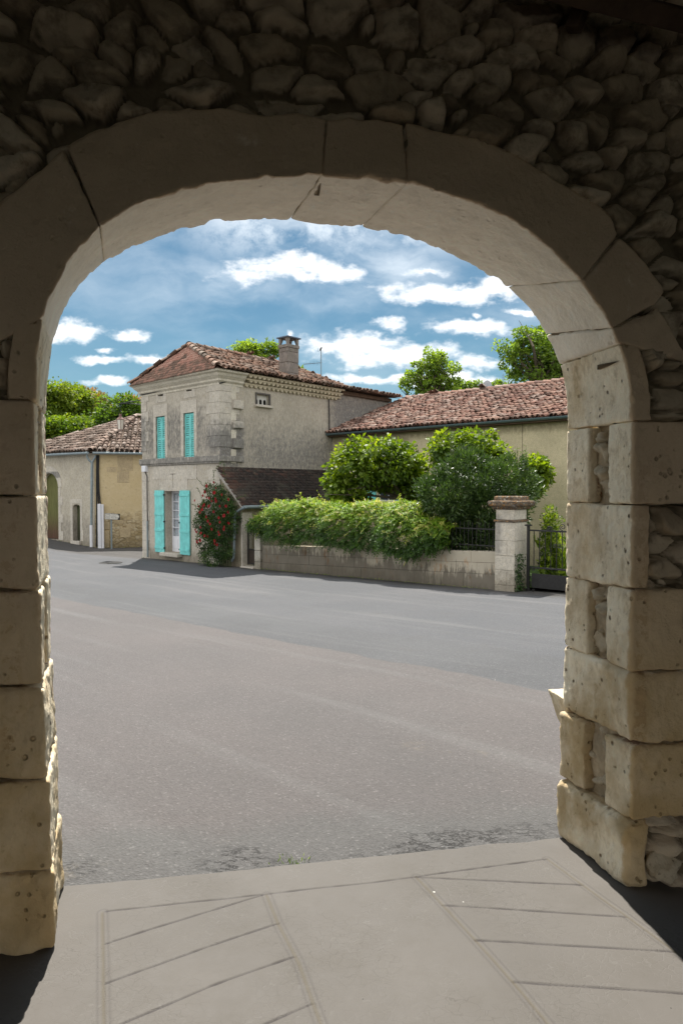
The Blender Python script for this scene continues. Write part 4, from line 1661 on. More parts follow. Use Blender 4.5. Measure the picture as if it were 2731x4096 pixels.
# ------------------------------------------------------------------ aerial
Am = at_depth(1284, 1396, 26.5)
Al = HF.l(Am)
ANT = thing('tv_aerial', 'thin television aerial on a mast standing on the house roof behind the chimney', 'aerial', HF, (Al[0], Al[1], 5.5))
zt = Al[2]
k_ = 26.5 / F
mb = MB().tube([(Al[0], Al[1], 5.4), (Al[0], Al[1], zt)], .018, 6)
mb.build('mast', M_ZINC, ANT, HF)
A0 = HF.l(at_depth(1286, 1450, 26.5)); A1 = HF.l(at_depth(1214, 1456, 26.5))
mb = MB().tube([A0, A1], .010, 5)
for q in range(13):
    p = A0 + (A1 - A0) * (q + .5) / 13
    h = .045 + .05 * (1 - q / 13)
    mb.tube([p + [0, 0, -h], p + [0, 0, h]], .0035, 4)
mb.build('aerial_boom', M_IRON, ANT, HF)
mb = MB()
for q in range(5):
    dx_ = (q - 2) * .05
    mb.tube([(Al[0] - .09 + .04 * q, Al[1] + dx_, zt - .02 - .1), (Al[0] - .05 + .04 * q, Al[1] + dx_, zt + .05)], .006, 4)
mb.tube([(Al[0] - .16, Al[1] + .12, zt), (Al[0] + .12, Al[1] - .1, zt + .03)], .03, 5)
mb.build('aerial_head', M_IRON, ANT, HF)

# ================================================================== FARM BUILDING
FY = 5.38
FB = -.75
M_FARM = mk_stucco('ochre_render', (.58, .50, .33), (.16, .13, .08), [(0, -.5, 2.6, 3.2, 5.2, .35, 1.0), (0, -1, 20, 4.1, 4.7, .12, .8)], MOTTLE=.3, amount=.6, yellow=(.52, .44, .27), low=.9, bumpd=.006)
FARM = thing('farm_building', 'long low ochre rendered building with a red tiled roof behind the garden trees', 'building', HF, (1, FY, FB))
wv0 = HF.hit(1500, 2004, 1, FY); wv1 = HF.hit(1590, 1900, 1, FY)
WF1 = (wv0[0] + .12, wv1[0] - .05, wv0[2], wv0[2] + 1.25)
vents = []
for (px, py, r_) in ((1553, 1740, .13), (1847, 1729, .19)):
    p = HF.hit(px, py, 1, FY)
    vents.append((p[0], p[2], r_))
mb = MB()
holes = [(*WF1, .15)] + [(v[0] - v[2], v[0] + v[2], v[1] - v[2], v[1] + v[2], .3) for v in vents]
wall_holes(mb, 0.01, 14, FB - .4, 3.66, holes, FY, .15)
mb.quad((14, FY, FB - .4), (14, FY + 9, FB - .4), (14, FY + 9, 3.66), (14, FY, 3.66))
mb.build('wall', M_FARM, FARM, HF)
for (vx, vz, vr) in vents:      # round collars closing the square holes to a circle
    mb = MB()
    K = 24
    n = len(mb.V)
    for q in range(K):
        th = 2 * math.pi * q / K
        ct, st_ = math.cos(th), math.sin(th)
        s_ = 1.01 / max(abs(ct), abs(st_))
        mb.V += [(vx + vr * .78 * ct, FY - .004, vz + vr * .78 * st_), (vx + vr * s_ * ct, FY - .004, vz + vr * s_ * st_), (vx + vr * .72 * ct, FY + .2, vz + vr * .72 * st_)]
    for q in range(K):
        q2 = (q + 1) % K
        mb.F += [(n + 3 * q, n + 3 * q + 1, n + 3 * q2 + 1, n + 3 * q2), (n + 3 * q2, n + 3 * q2 + 2, n + 3 * q + 2, n + 3 * q)]
    o = mb.build('round_vent', M_FARM, FARM, HF)
    MB().lathe([(vr * .7, 0), (vr * .7, .01)], 0, 0, 16).V
    mb2 = MB()
    mb2.V += [(vx + vr * .74 * math.cos(2 * math.pi * q / 16), FY + .21, vz + vr * .74 * math.sin(2 * math.pi * q / 16)) for q in range(16)]
    mb2.F.append(tuple(range(16)))
    mb2.build('vent_opening', M_DARK, o, HF)
a, b, c, d = WF1
o = MB().box(a, b, FY + .10, FY + .14, c, d).build('window', M_WHITE, FARM, HF)
MB().box(a + .05, (a + b) / 2 - .02, FY + .092, FY + .099, c + .05, d - .05).box((a + b) / 2 + .02, b - .05, FY + .092, FY + .099, c + .05, d - .05).build('pane', simple('dark_glass', (.03, .04, .05), .1, .6), o, HF)
MB().box(a - .62, a - .06, FY - .05, FY - .01, c, d).build('shutter', M_TURQ, FARM, HF)
MB().box(b + .06, b + .62, FY - .05, FY - .01, c, d).build('shutter', M_TURQ, FARM, HF)
MB().box(a - .08, b + .08, FY - .06, FY + .1, c - .07, c).build('sill', M_TRIM, FARM, HF)
FZ0 = 3.74
FR_ = [(.02, FY - .34, FZ0), (14.3, FY - .34, FZ0), (14.3, FY + 4.7, 5.55), (.02, FY + 4.7, 5.55)]
canal('roof', FR_, M_T_FARM, FARM, HF, .185, .30, .08, seed=21, sag=.05)
canal('rear_roof', [(14.3, FY + 9.7, FZ0), (.02, FY + 9.7, FZ0), (.02, FY + 4.7, 5.62), (14.3, FY + 4.7, 5.62)], M_T_FARM, FARM, HF, .215, .35, seed=22)
ridge_tiles('ridge_tiles', (.02, FY + 4.7, 5.53), (14.3, FY + 4.7, 5.53), M_T_FARM, FARM, HF, .12, seed=23)
mb = MB()
n = 9
for i in range(n):
    t0, t1 = math.pi + math.pi * i / n, math.pi + math.pi * (i + 1) / n
    for rr in (.075, .068):
        mb.quad((.03, FY - .36 + rr * math.cos(t0), FZ0 - .02 + rr * math.sin(t0)), (14.3, FY - .36 + rr * math.cos(t0), FZ0 - .02 + rr * math.sin(t0)), (14.3, FY - .36 + rr * math.cos(t1), FZ0 - .02 + rr * math.sin(t1)), (.03, FY - .36 + rr * math.cos(t1), FZ0 - .02 + rr * math.sin(t1)))
mb.build('gutter', simple('blue_grey_gutter', (.09, .13, .14), .45, .4, .2), FARM, HF)
MB().box(.01, 14, FY - .3, FY + .02, 3.60, 3.66).build('soffit', M_OAK, FARM, HF)
cr0 = HF.hit(*a4(1155, 866), 1, FY); cr1 = HF.hit(*a4(1157, 1090), 1, FY)
MB().box(cr0[0] - .006, cr0[0] + .006, FY - .003, FY + .01, cr1[2], cr0[2]).build('wall_crack', M_DARK, FARM, HF)
# chimney stub, dish and pole on the ridge
c0 = HF.hit(*a4(985, 585), 1, FY + 5.0); c1_ = HF.hit(*a4(1040, 585), 1, FY + 5.0)
hw = 1.0 * 25 / F
cxr = c0[0]
st = MB().box(cxr - .45, cxr + .25, FY + 4.9, FY + 5.4, 5.3, HF.hit(*a4(985, 580), 1, FY + 5.0)[2] - .04).build('ridge_chimney', M_CHIM, FARM, HF, bevel=.01)
MB().box(cxr - .52, cxr + .32, FY + 4.83, FY + 5.47, HF.hit(*a4(985, 580), 1, FY + 5.0)[2] - .04, HF.hit(*a4(985, 572), 1, FY + 5.0)[2]).build('chimney_slab', M_ZC, st, HF)
ds = HF.hit(*a4(886, 577), 1, FY + 5.0)
DISH = thing('satellite_dish', 'small grey satellite dish beside the low chimney on the ridge of the red tiled roof', 'satellite dish', HF, (ds[0], ds[1], 5.6))
mb = MB()
n = len(mb.V)
K = 16
mb.V.append((ds[0] + .05, ds[1] + .02, ds[2]))
for rr in (.5, 1):
    for q in range(K):
        th = 2 * math.pi * q / K
        mb.V.append((ds[0] + .04 * (1 - rr * rr) + .09 * rr * math.cos(th), ds[1] + .20 * rr * math.cos(th) - .05 * rr * rr, ds[2] + .23 * rr * math.sin(th)))
for q in range(K):
    q2 = (q + 1) % K
    mb.F += [(n, n + 1 + q, n + 1 + q2), (n + 1 + q, n + 1 + K + q, n + 1 + K + q2, n + 1 + q2)]
mb.build('dish', simple('dish_grey', (.35, .36, .37), .5), DISH, HF)
MB().tube([(ds[0] + .05, ds[1] + .05, 5.5), (ds[0] + .05, ds[1] + .05, ds[2])], .02, 6).tube([(ds[0], ds[1], ds[2] - .1), (ds[0] + .28, ds[1] - .1, ds[2] - .02)], .01, 5).build('dish_mount', M_IRON, DISH, HF)
pz = HF.hit(*a4(1000, 488), 1, FY + 5.2)
PO = thing('aerial_pole', 'thin bare hooked pole rising above the low chimney on the red tiled roof', 'pole', HF, (pz[0], FY + 5.2, 5.6))
MB().tube([(pz[0], FY + 5.2, 5.4), (pz[0], FY + 5.2, pz[2]), (pz[0] + .03, FY + 5.2, pz[2] + .03), (pz[0] + .05, FY + 5.2, pz[2] - .05), (pz[0] + .05, FY + 5.2, pz[2] - .4)], .009, 5).build('pole', M_ZINC, PO, HF)

# ================================================================== BARN (left)
BB = -1.12
BZE = 3.30


def bf(x, y, pl=0.0):
    p = BF.hit(x, y, 1, pl); return p[0], p[2]


def bl(x, y, pl=0.0):
    p = BL.hit(x, y, 1, pl); return p[0], p[2]


def mk_barnstone():
    m = NT('yellow_rubble_wall')
    c = m.co()
    x, y, z = m.xyz(c)
    wv = m.vm('ADD', c, m.vm('SCALE', m.noise(c, 3, 3, .6, color=True), scale=.12))
    cell = m.vor(m.sc(wv, (1, 1, 1.7)), 5.5, 'F1', 'Color')
    ed = m.vor(m.sc(wv, (1, 1, 1.7)), 5.5, 'DISTANCE_TO_EDGE')
    g = m.xyz(cell)[0]
    stn = m.ramp(g, [(0, (.30, .23, .12)), (.5, (.42, .33, .19)), (1, (.50, .42, .28))])
    pl = m.mix(m.noise(c, 2, 5, .6), (.50, .39, .21), (.58, .48, .31))
    cover = m.mr(m.math('ADD', z, m.math('MULTIPLY', m.math('SUBTRACT', m.noise(c, 1.3, 5, .65), .5), 2.6)), 1.0, 1.9)
    stn = m.mix(m.mr(ed, .0, .06, .75, 0), stn, (.16, .12, .07))
    col = m.mix(m.math('MULTIPLY', cover, .85), stn, pl)
    n2 = m.noise(c, 9, 5, .7)
    col = m.mix(m.mr(n2, .55, .68, 0, .5), col, (.24, .18, .10))
    col = m.mix(m.mr(z, .9, .0, 0, .6), col, (.15, .12, .07))
    h = m.math('ADD', m.math('MULTIPLY', m.mr(ed, 0, .1), m.math('SUBTRACT', 1, cover)), m.math('MULTIPLY', n2, .5))
    return m.out(m.pbr(col, .95, m.bump(h, .7, .03), .1))


M_BSTONE = mk_barnstone()
M_BPLAS = mk_stucco('barn_plaster', (.50, .45, .36), (.17, .15, .13), [(0, -12, 12, .0, 1.5, .5, .75)], amount=.6, yellow=(.46, .39, .25), low=.5)
BARN = thing('stone_barn', 'low stone barn with a hipped tile roof and a tall arched green door', 'barn', BF, (0, 0, BB))
mb = MB().quad((0, 0, BB - .4), (5.6, 0, BB - .4), (5.6, 0, BZE), (0, 0, BZE))
mb.quad((5.6, 0, BB - .4), (5.6, 7, BB - .4), (5.6, 7, BZE), (5.6, 0, BZE))
mb.build('end_wall', M_BSTONE, BARN, BF)
# long wall with two openings
GD_ = [bl(*a5(52, 1730)), bl(*a5(270, 1747))]
gx0, gx1 = GD_[0][0], GD_[1][0]
gz0 = float(G(*BL.w([(gx0 + gx1) / 2, 0, 0])[:2])) + .0
gtop = bl(*a5(160, 915))[1]
gr_ = (gx1 - gx0) / 2
SDo = [bl(*a5(447, 1760)), bl(*a5(541, 1760))]
sx0, sx1 = SDo[0][0], SDo[1][0]
stop_ = bl(*a5(495, 1310))[1]
sbot = bl(*a5(495, 1765))[1]
LB = -7.4
print('barn door', gx0, gx1, gz0, gtop, 'small', sx0, sx1, sbot, stop_)


def arch_wall(mb, x0, x1, z0, z1, ops, depth):
    """ops: (a,b,zb,zspring,rise)"""
    xs = [x0]
    cols = []
    edges = sorted(ops)
    cur = x0
    for (a, b, zb, zs_, rs) in edges:
        mb.quad((cur, 0, z0), (a, 0, z0), (a, 0, z1), (cur, 0, z1))
        K = 14
        mb.quad((a, 0, z0), (b, 0, z0), (b, 0, zb), (a, 0, zb))
        for q in range(K):
            t0, t1 = q / K, (q + 1) / K
            X0, X1 = lerp(a, b, t0), lerp(a, b, t1)
            Z0 = zs_ + rs * math.sqrt(max(0, 1 - (2 * t0 - 1) ** 2)); Z1 = zs_ + rs * math.sqrt(max(0, 1 - (2 * t1 - 1) ** 2))
            mb.quad((X0, 0, Z0), (X1, 0, Z1), (X1, 0, z1), (X0, 0, z1))
            mb.quad((X0, 0, Z0), (X0, depth, Z0), (X1, depth, Z1), (X1, 0, Z1))
        mb.quad((a, 0, zb), (a, depth, zb), (a, depth, zs_), (a, 0, zs_))
        mb.quad((b, depth, zb), (b, 0, zb), (b, 0, zs_), (b, depth, zs_))
        mb.quad((a, depth, zb), (a, 0, zb), (b, 0, zb), (b, depth, zb))
        cur = b
    mb.quad((cur, 0, z0), (x1, 0, z0), (x1, 0, z1), (cur, 0, z1))


mb = MB()
arch_wall(mb, LB, 0, BB - .4, BZE, [(gx0, gx1, gz0, gtop - gr_ * .95, gr_ * .95), (sx0, sx1, sbot, stop_ - .12, .12)], .32)
mb.build('long_wall', M_BPLAS, BARN, BL)


def arch_leaf(a, b, zb, zs_, rs, y0, y1, n, gap=.004):
    mb = MB()
    for q in range(n):
        X0, X1 = lerp(a, b, q / n) + gap, lerp(a, b, (q + 1) / n) - gap
        K = 3
        top = [(lerp(X0, X1, t), zs_ + rs * math.sqrt(max(0, 1 - ((2 * (lerp(X0, X1, t) - a) / (b - a)) - 1) ** 2))) for t in np.linspace(0, 1, K)]
        mb.prism([(X0, zb), (X1, zb)] + top[::-1], y0 + random.uniform(0, .004), y1)
    return mb


def mk_doorwood(name, top, bot):
    m = NT(name)
    c = m.co()
    x, y, z = m.xyz(c)
    n = m.noise(m.sc(c, (1, 1, .12)), 18, 5, .65)
    col = m.mix(m.mr(z, .3, 1.8), bot, top)
    col = m.mix(m.mr(n, .45, .7, 0, .6), col, tuple(v * .45 for v in top))
    return m.out(m.pbr(col, .8, m.bump(n, .4, .01), .2))


M_GDOOR = mk_doorwood('green_red_boards', (.13, .13, .045), (.10, .05, .035))
M_SDOOR = mk_doorwood('small_green_boards', (.075, .085, .04), (.05, .05, .03))
arch_leaf(gx0, gx1, gz0 + .02, gtop - gr_ * .95, gr_ * .95 - .01, .22, .27, 8).build('arched_door', M_GDOOR, BARN, BL)
arch_leaf(sx0, sx1, sbot + .01, stop_ - .12, .11, .24, .28, 4).build('small_door', M_SDOOR, BARN, BL)
# stone arch surround of the big door
mb = MB()
K = 18
zc = gtop - gr_ * .95
for q in range(K):
    t0, t1 = math.pi * q / K, math.pi * (q + 1) / K
    cxm = (gx0 + gx1) / 2
    pr = []
    for rr, k2 in ((gr_, .95), (gr_ + .30, 1.0)):
        pr.append([(cxm + rr * math.cos(t), -.02, zc + rr * k2 * math.sin(t)) for t in (t0, t1)])
    mb.quad(pr[0][0], pr[1][0], pr[1][1], pr[0][1])
    mb.quad(pr[1][0], (pr[1][0][0], 0.01, pr[1][0][2]), (pr[1][1][0], 0.01, pr[1][1][2]), pr[1][1])
zz_ = gz0
k = 0
while zz_ < zc - .05:
    z1q = min(zz_ + .42, zc)
    wq = .20 if k % 2 else .36
    mb.box(gx1, gx1 + wq, -.02, .01, zz_ + .004, z1q - .004)
    mb.box(gx0 - wq, gx0, -.02, .01, zz_ + .004, z1q - .004)
    zz_ = z1q; k += 1
mb.build('door_surround', M_TRIM, BARN, BL)
mb = MB().box(sx0 - .05, sx1 + .05, -.12, .2, sbot - .18, sbot)
mb.build('door_sill', M_TRIM, BARN, BL, bevel=.01)
mb = MB()
mb.box(sx1, sx1 + .22, -.014, .01, sbot, sbot + .5).box(sx1, sx1 + .16, -.014, .01, sbot + .5, stop_ + .05).box(sx0 - .17, sx0, -.014, .01, sbot, stop_ + .05).box(sx0 - .17, sx1 + .16, -.015, .01, stop_ + .05, stop_ + .25)
mb.build('small_door_surround', M_TRIM, BARN, BL)
# pale stone patches of the end wall
M_PATCH = mk_stucco('pale_patch_stone', (.50, .40, .25), (.25, .19, .11), [], amount=.35, low=.6)
PATCH = [(1000, 700, 1195, 890), (1000, 895, 1150, 1035), (1118, 1558, 1230, 1610), (1040, 1600, 1170, 1720), (780, 1530, 905, 1620), (780, 1640, 900, 1850), (960, 1510, 1110, 1550), (870, 840, 990, 905)]
mb = MB()
for (x0, y0, x1, y1) in PATCH:
    a = bf(*a5(x0, y0)); b = bf(*a5(x1, y1))
    MB().box(a[0], b[0], -.012, .01, b[1], a[1], jit=.004).build('patch_stone', M_PATCH, BARN, BF, bevel=.004)
# roof
T_ = BF.l(at_depth(545, 1665, 35.6))
ov = .28
cK = np.array((0, -ov, BZE + .08))
L0 = BF.l(BL.w([LB, -ov, 0])); L0[2] = BZE + .08
kx = BF.l(BL.w([0, -ov, 0]))
# eave corner: meet of the two offset eaves
dA = BF.l(BL.w([-1, -ov, 0]))[:2] - kx[:2]
tt = (-ov - kx[1]) / dA[1]
KC = np.array([kx[0] + dA[0] * tt, -ov, BZE + .08])
Rr = np.array((5.9, -ov, BZE + .08))
RT = np.array((5.9, T_[1] + .2, T_[2]))
canal('end_roof', [KC, Rr, RT, T_], M_T_BARN, BARN, BF, .225, .36, .10, seed=31)
canal('long_roof', [L0, KC, T_], M_T_BARN, BARN, BF, .225, .36, .10, seed=32)
mesh('rear_roof', [L0, T_, RT, (5.9, 10, BZE), (L0[0], 11, BZE)], [(0, 1, 4), (1, 2, 3, 4)], M_T_BARN, BARN, BF)
ridge_tiles('hip_tiles', KC, T_, M_T_BARN, BARN, BF, .13, .36, seed=33)
ridge_tiles('ridge_tiles', T_, RT, M_T_BARN, BARN, BF, .12, .36, seed=34)
ridge_tiles('verge_tiles', L0, T_, M_T_BARN, BARN, BF, .08, .36, .03, seed=35)
# gutters
mb = MB().tube([KC + [.1, -.07, -.1], Rr + [0, -.07, -.1]], .06, 8)
mb.build('gutter', M_ZINC, BARN, BF)
mb = MB().tube([KC + [-.1, -.05, -.1], L0 + [0, -.07, -.1]], .06, 8)
mb.build('gutter', M_ZINC, BARN, BF)
gp = lambda x, y, pl=-.1: BF.hit(*a5(x, y), 1, pl)
mb = MB()
mb.tube([gp(622, 668), gp(622, 715), gp(645, 752), gp(682, 785)], .045, 8)
mb.tube([gp(728, 690), gp(722, 720), gp(700, 752), gp(684, 785)], .045, 8)
mb.tube([gp(683, 770), gp(680, 1100), gp(676, 1570)], .055, 10)
mb.build('downpipe', M_ZINC, BARN, BF)
MB().tube([gp(672, 1570), gp(676, 1845)], .065, 10).build('downpipe_foot', M_WHITE, BARN, BF)
mb = MB()
mb.tube([gp(745, 690, -.05), gp(742, 1000, -.05), gp(745, 1500, -.05), gp(742, 1840, -.05)], .035, 6)
mb.tube([gp(768, 690, -.05), gp(765, 900, -.05), gp(772, 1150, -.05), gp(790, 1310, -.05)], .03, 6)
mb.tube([gp(756, 690, -.05), gp(752, 950, -.05), gp(757, 1150, -.05), gp(770, 1310, -.05)], .025, 6)
mb.build('wall_cables', M_BLACK, BARN, BF)

# white cable covers at the barn corner
g = lambda x, y, pl: BF.hit(*a5(x, y), 1, pl)
kc0 = g(757, 1860, -.12)
CAB = thing('cable_cover', 'tall pair of white metal cable covers on the barn wall left of the direction sign', 'cable cover', BF, (kc0[0] + .1, -.12, Gf(BF, kc0[0], -.12)))
zg = Gf(BF, kc0[0], -.12) - .03
ztp = g(780, 1303, -.12)[2]
A_ = g(756, 1500, -.12)[0]; B_ = g(800, 1500, -.12)[0]; C_ = g(832, 1500, -.12)[0]
MB().box(A_, B_ - .006, -.20, -.02, zg, ztp).build('cover_panel', M_WHITE, CAB, BF, bevel=.008)
MB().box(B_ + .006, C_, -.18, -.02, zg, ztp - .02).build('cover_panel', M_WHITE, CAB, BF, bevel=.008)

# direction sign
sp = -.9
S0 = g(842, 1418, sp); S1_ = g(1036, 1500, sp)
post = g(925, 1500, sp)
SIGN = thing('direction_sign', 'small white arrow direction sign with three black lines of text on a grey post', 'sign', BF, (post[0], sp, Gf(BF, post[0], sp)))
MB().box(post[0] - .035, post[0] + .035, sp, sp + .05, Gf(BF, post[0], sp) - .1, S0[2] - .05).build('post', M_ZINC, SIGN, BF, bevel=.005)
x0, x1, z0, z1 = S0[0], S1_[0], S1_[2], S0[2]
tl = .02
MB().prism([(x0, z0 + tl), (x1, z0 - tl), (x1, z1 - tl * 2), (x0, z1)], sp - .03, sp - .006).build('backing', M_BLACK, SIGN, BF, bevel=.01)
pw = simple('sign_white', (.62, .60, .54), .5, .4, 0, .05)
MB().prism([(x0 + .012, z0 + tl + .012), (x1 - .11, z0 - tl + .022), (x1 - .03, (z0 + z1) / 2 - tl * .8), (x1 - .1, z1 - tl * 2 + .0), (x0 + .012, z1 - .012)], sp - .034, sp - .028).build('panel', pw, SIGN, BF)
for k, s_ in enumerate(('Chez Pindray', 'Fond Lozan', 'Chez Nardoux')):
    cu = bpy.data.curves.new('sign_text', 'FONT')
    cu.body = s_
    cu.size = .092
    cu.extrude = .001
    to_ = bpy.data.objects.new('text_source', cu)
    cu.space_character = 1.1
    COL.objects.link(to_)
    bpy.context.view_layer.update()
    me_ = bpy.data.meshes.new_from_object(to_.evaluated_get(bpy.context.evaluated_depsgraph_get()))
    bpy.data.objects.remove(to_)
    me_.materials.clear(); me_.materials.append(M_BLACK)
    o = bpy.data.objects.new('lettering', me_)
    COL.objects.link(o)
    o.parent = SIGN
    M = BF.M @ Matrix.Translation((x0 + .03, sp - .036, z1 - .078 - k * .083)) @ Matrix.Rotation(R(90), 4, 'X')
    o.matrix_local = TM[SIGN.name].inverted() @ M

# manhole cover in the road
mp = hit_ground(442, 2252)
MAN = MB()
MAN.lathe([(.38, -.02), (.38, .012), (.34, .012), (.34, .006)], 0, 0, 24)
MAN.box(-.28, .28, -.02, .02, .008, .014).box(-.02, .02, -.28, .28, .009, .015)
mo = mesh('manhole_cover', MAN.V, MAN.F, M_IRON)
mo.location = (mp[0], mp[1], mp[2] + .004)
tag(mo, 'round iron manhole cover set in the road left of the house', 'manhole cover')
# ================================================================== GARDEN WALL, PIERS, GATES
def gy(x, y, pl=0.0): return HF.hit(x, y, 1, pl)


def mk_gwall():
    m = NT('stained_garden_wall')
    c = m.co()
    x, y, z = m.xyz(c)
    n1 = m.noise(c, 1.6, 5, .6)
    st = m.noise(m.sc(c, (1, 1, .16)), 9, 6, .72)
    st2 = m.noise(m.sc(c, (1, 1, .12)), 22, 5, .7)
    base = m.mix(n1, (.36, .31, .23), (.46, .42, .34))
    orange = m.math('MULTIPLY', m.mr(m.noise(m.sc(c, (1, 1, .35)), 4.5, 5, .7), .54, .66), m.band(z, .25, .75, .2))
    col = m.mix(m.math('MULTIPLY', orange, .8), base, (.36, .17, .05))
    dk = m.math('ADD', m.math('ADD', m.math('MULTIPLY', st, 1.5), m.math('MULTIPLY', st2, .9)), m.mr(z, .9, .25, -.62, .05))
    dk = m.math('SUBTRACT', dk, m.mr(x, 2.5, 6.5, 0, .30))
    big = m.math('SUBTRACT', m.noise(m.sc(c, (1, 1, .8)), 1.7, 5, .65), .5)
    dk = m.math('ADD', dk, m.math('MULTIPLY', big, 1.5))
    dk = m.mr(dk, .60, .92)
    col = m.mix(m.math('MULTIPLY', dk, .66), col, (.055, .046, .038))
    lowk = m.mr(m.math('ADD', z, m.math('ADD', m.math('MULTIPLY', m.math('SUBTRACT', st, .5), .6), m.math('MULTIPLY', big, .9))), .40, .08, 0, .62)
    col = m.mix(lowk, col, m.mix(st2, (.045, .040, .032), (.17, .145, .105)))
    h = m.math('ADD', m.math('MULTIPLY', st2, .6), m.math('MULTIPLY', m.noise(c, 30, 4, .7), .6))
    return m.out(m.pbr(col, .95, m.bump(h, .6, .012), .1))


M_GW = mk_gwall()
GX0, GX1 = 1.98, 9.90
GB = -.80
GWALL = thing('garden_wall', 'low stone garden wall streaked black and orange under the hanging wisteria', 'garden wall', HF, (GX0, .15, GB))
def gtop_(x): return lerp(-.09, .20, (x - GX0) / (GX1 - GX0))
mb = MB()
x = GX0
k = 0
rows = 3
for r_ in range(rows):
    x = GX0
    i = 0
    while x < GX1 - .02:
        w_ = random.uniform(.55, 1.05) if r_ != 1 else random.uniform(.4, .95)
        x1 = min(x + w_, GX1)
        if GX1 - x1 < .25: x1 = GX1
        za, zb = [(-.5, .34), (.345, .60), (.605, .86)][r_]
        b0, b1 = gtop_(x) - .86, gtop_(x1) - .86
        yo = random.uniform(-.006, .006) + (.03 if r_ == 0 else .045)
        g_ = .0015
        mb.hexa([(x + g_, yo, b0 + za), (x1 - g_, yo, b1 + za), (x1 - g_, .38, b1 + za), (x + g_, .38, b0 + za)],
                [(x + g_, yo, b0 + zb), (x1 - g_, yo, b1 + zb), (x1 - g_, .38, b1 + zb), (x + g_, .38, b0 + zb)])
        x = x1
mb.build('wall_body', M_GW, GWALL, HF, bevel=.006)
mb = MB()
mb.hexa([(GX0, .06, GB - .3), (GX1, .06, GB - .1), (GX1, .36, GB - .1), (GX0, .36, GB - .3)], [(GX0, .06, gtop_(GX0) - .01), (GX1, .06, gtop_(GX1) - .01), (GX1, .36, gtop_(GX1) - .01), (GX0, .36, gtop_(GX0) - .01)])
mb.build('wall_core', simple('dark_joint', (.05, .045, .035), .95), GWALL, HF)

# small pier ending the wall beside the narrow iron gate
SPIER = thing('gate_pier', 'narrow pale stone pier between the small iron gate and the wisteria', 'pier', HF, (1.84, .15, Gf(HF, 1.84, .1)))
mb = MB()
zb = Gf(HF, 1.84, .1) - .15
for (za, zc_) in ((zb, -.60), (-.595, -.25), (-.245, .15), (.155, .55)):
    mb.box(1.70 + random.uniform(-.006, .006), 1.965, -.03, .36, za, zc_ - .006)
mb.build('pier_stone', mk_stucco('pier_stone_pale', (.46, .43, .37), (.15, .13, .11), [], amount=.5, low=.5), SPIER, HF, bevel=.015)

# narrow iron gate
SG = thing('narrow_iron_gate', 'narrow rusty dark iron gate between the downpipe and the small stone pier', 'gate', HF, (1.42, .2, Gf(HF, 1.42, .2)))
zg = Gf(HF, 1.42, .2) + .08
gx0_, gx1_ = 1.13, 1.70
mb = MB()
mb.box(gx0_, gx0_ + .04, .18, .22, zg, .62).box(gx1_ - .04, gx1_, .18, .22, zg, .55).box(gx0_ + .04, gx1_ - .04, .182, .218, .48, .53).box(gx0_ + .04, gx1_ - .04, .182, .218, zg + .02, zg + .06).box(gx0_ + .04, gx1_ - .04, .182, .218, -.28, -.24)
mb.build('frame', M_IRON, SG, HF)
M_GP = simple('rusty_sheet', (.05, .038, .030), .8, .2, .1, .3, 12)
MB().box(gx0_ + .04, gx1_ - .04, .195, .205, zg + .06, -.28).build('sheet_panel', M_GP, SG, HF)
for q in range(5):
    xx = lerp(gx0_ + .04, gx1_ - .04, (q + 1) / 6)
    MB().tube([(xx, .2, -.24), (xx, .2, .48 + .12 * math.sin(math.pi * (q + 1) / 6))], .010, 6).build('bar', M_GP, SG, HF)
mb = MB()
for (xc, s_) in ((gx0_ + .14, 1), (gx1_ - .14, -1)):
    mb.tube([(xc + s_ * (.09 - .011 * t) * math.cos(t) * .9, .2, .60 + (.09 - .011 * t) * math.sin(t)) for t in np.linspace(-1.4, 6.5, 26)], .009, 5)
mb.build('scroll', M_IRON, SG, HF)
MB().box(1.10, 1.71, -.10, .4, zg - .22, zg - .035).build('threshold', M_TRIM, SG, HF, bevel=.01)
# wall piece left of that gate
# big pier
px0, px1 = 9.92, 10.40
PD = .62
PB = Gf(HF, 10.1, 0)
PIER = thing('garden_gate_pier', 'tall pale stone gate pier with a moulded lichen covered cap', 'pier', HF, (10.16, .25, PB))
M_PIER = mk_stucco('pier_limestone', (.58, .53, .44), (.14, .14, .14), [(0, -.3, -.05, .8, 1.7, .1, .9)], amount=.55, yellow=(.50, .42, .28), low=.55)


def mk_lichen():
    m = NT('lichen_stone')
    c = m.co()
    n = m.noise(c, 9, 5, .7)
    n2 = m.noise(c, 22, 4, .7)
    col = m.mix(m.mr(n, .4, .6), (.075, .058, .045), (.15, .12, .09))
    col = m.mix(m.mr(n2, .54, .62), col, (.34, .17, .05))
    col = m.mix(m.mr(m.noise(c, 15, 4), .58, .66), col, (.30, .29, .25))
    return m.out(m.pbr(col, .95, m.bump(n2, .8, .02), .1))


M_LICH = mk_lichen()
zc1, zc0 = gy(2000, 1984, -.05)[2], gy(2000, 2038, -.05)[2]
zr_ = gy(2000, 2084, -.02)[2]
print('pier', zc0, zc1, zr_, PB)
zz_ = PB - .2
mb = MB()
k = 0
while zz_ < zr_ - .05:
    z1q = min(zz_ + .33, zr_ - .02)
    if zr_ - z1q < .15: z1q = zr_ - .02
    sp_ = lerp(px0, px1, .62 if k % 2 else 1.0)
    if k % 2 == 0:
        mb.box(px0, px1, -.045, PD - .05, zz_ + .003, z1q - .003, jit=.003)
    else:
        mb.box(px0, sp_ - .003, -.045, .2, zz_ + .003, z1q - .003, jit=.003).box(sp_ + .003, px1, -.045, PD - .05, zz_ + .003, z1q - .003, jit=.003)
    zz_ = z1q; k += 1
mb.box(px0 + .02, px1 - .02, -.03, PD - .07, PB - .2, zr_)
mb.build('shaft', M_PIER, PIER, HF, bevel=.01)
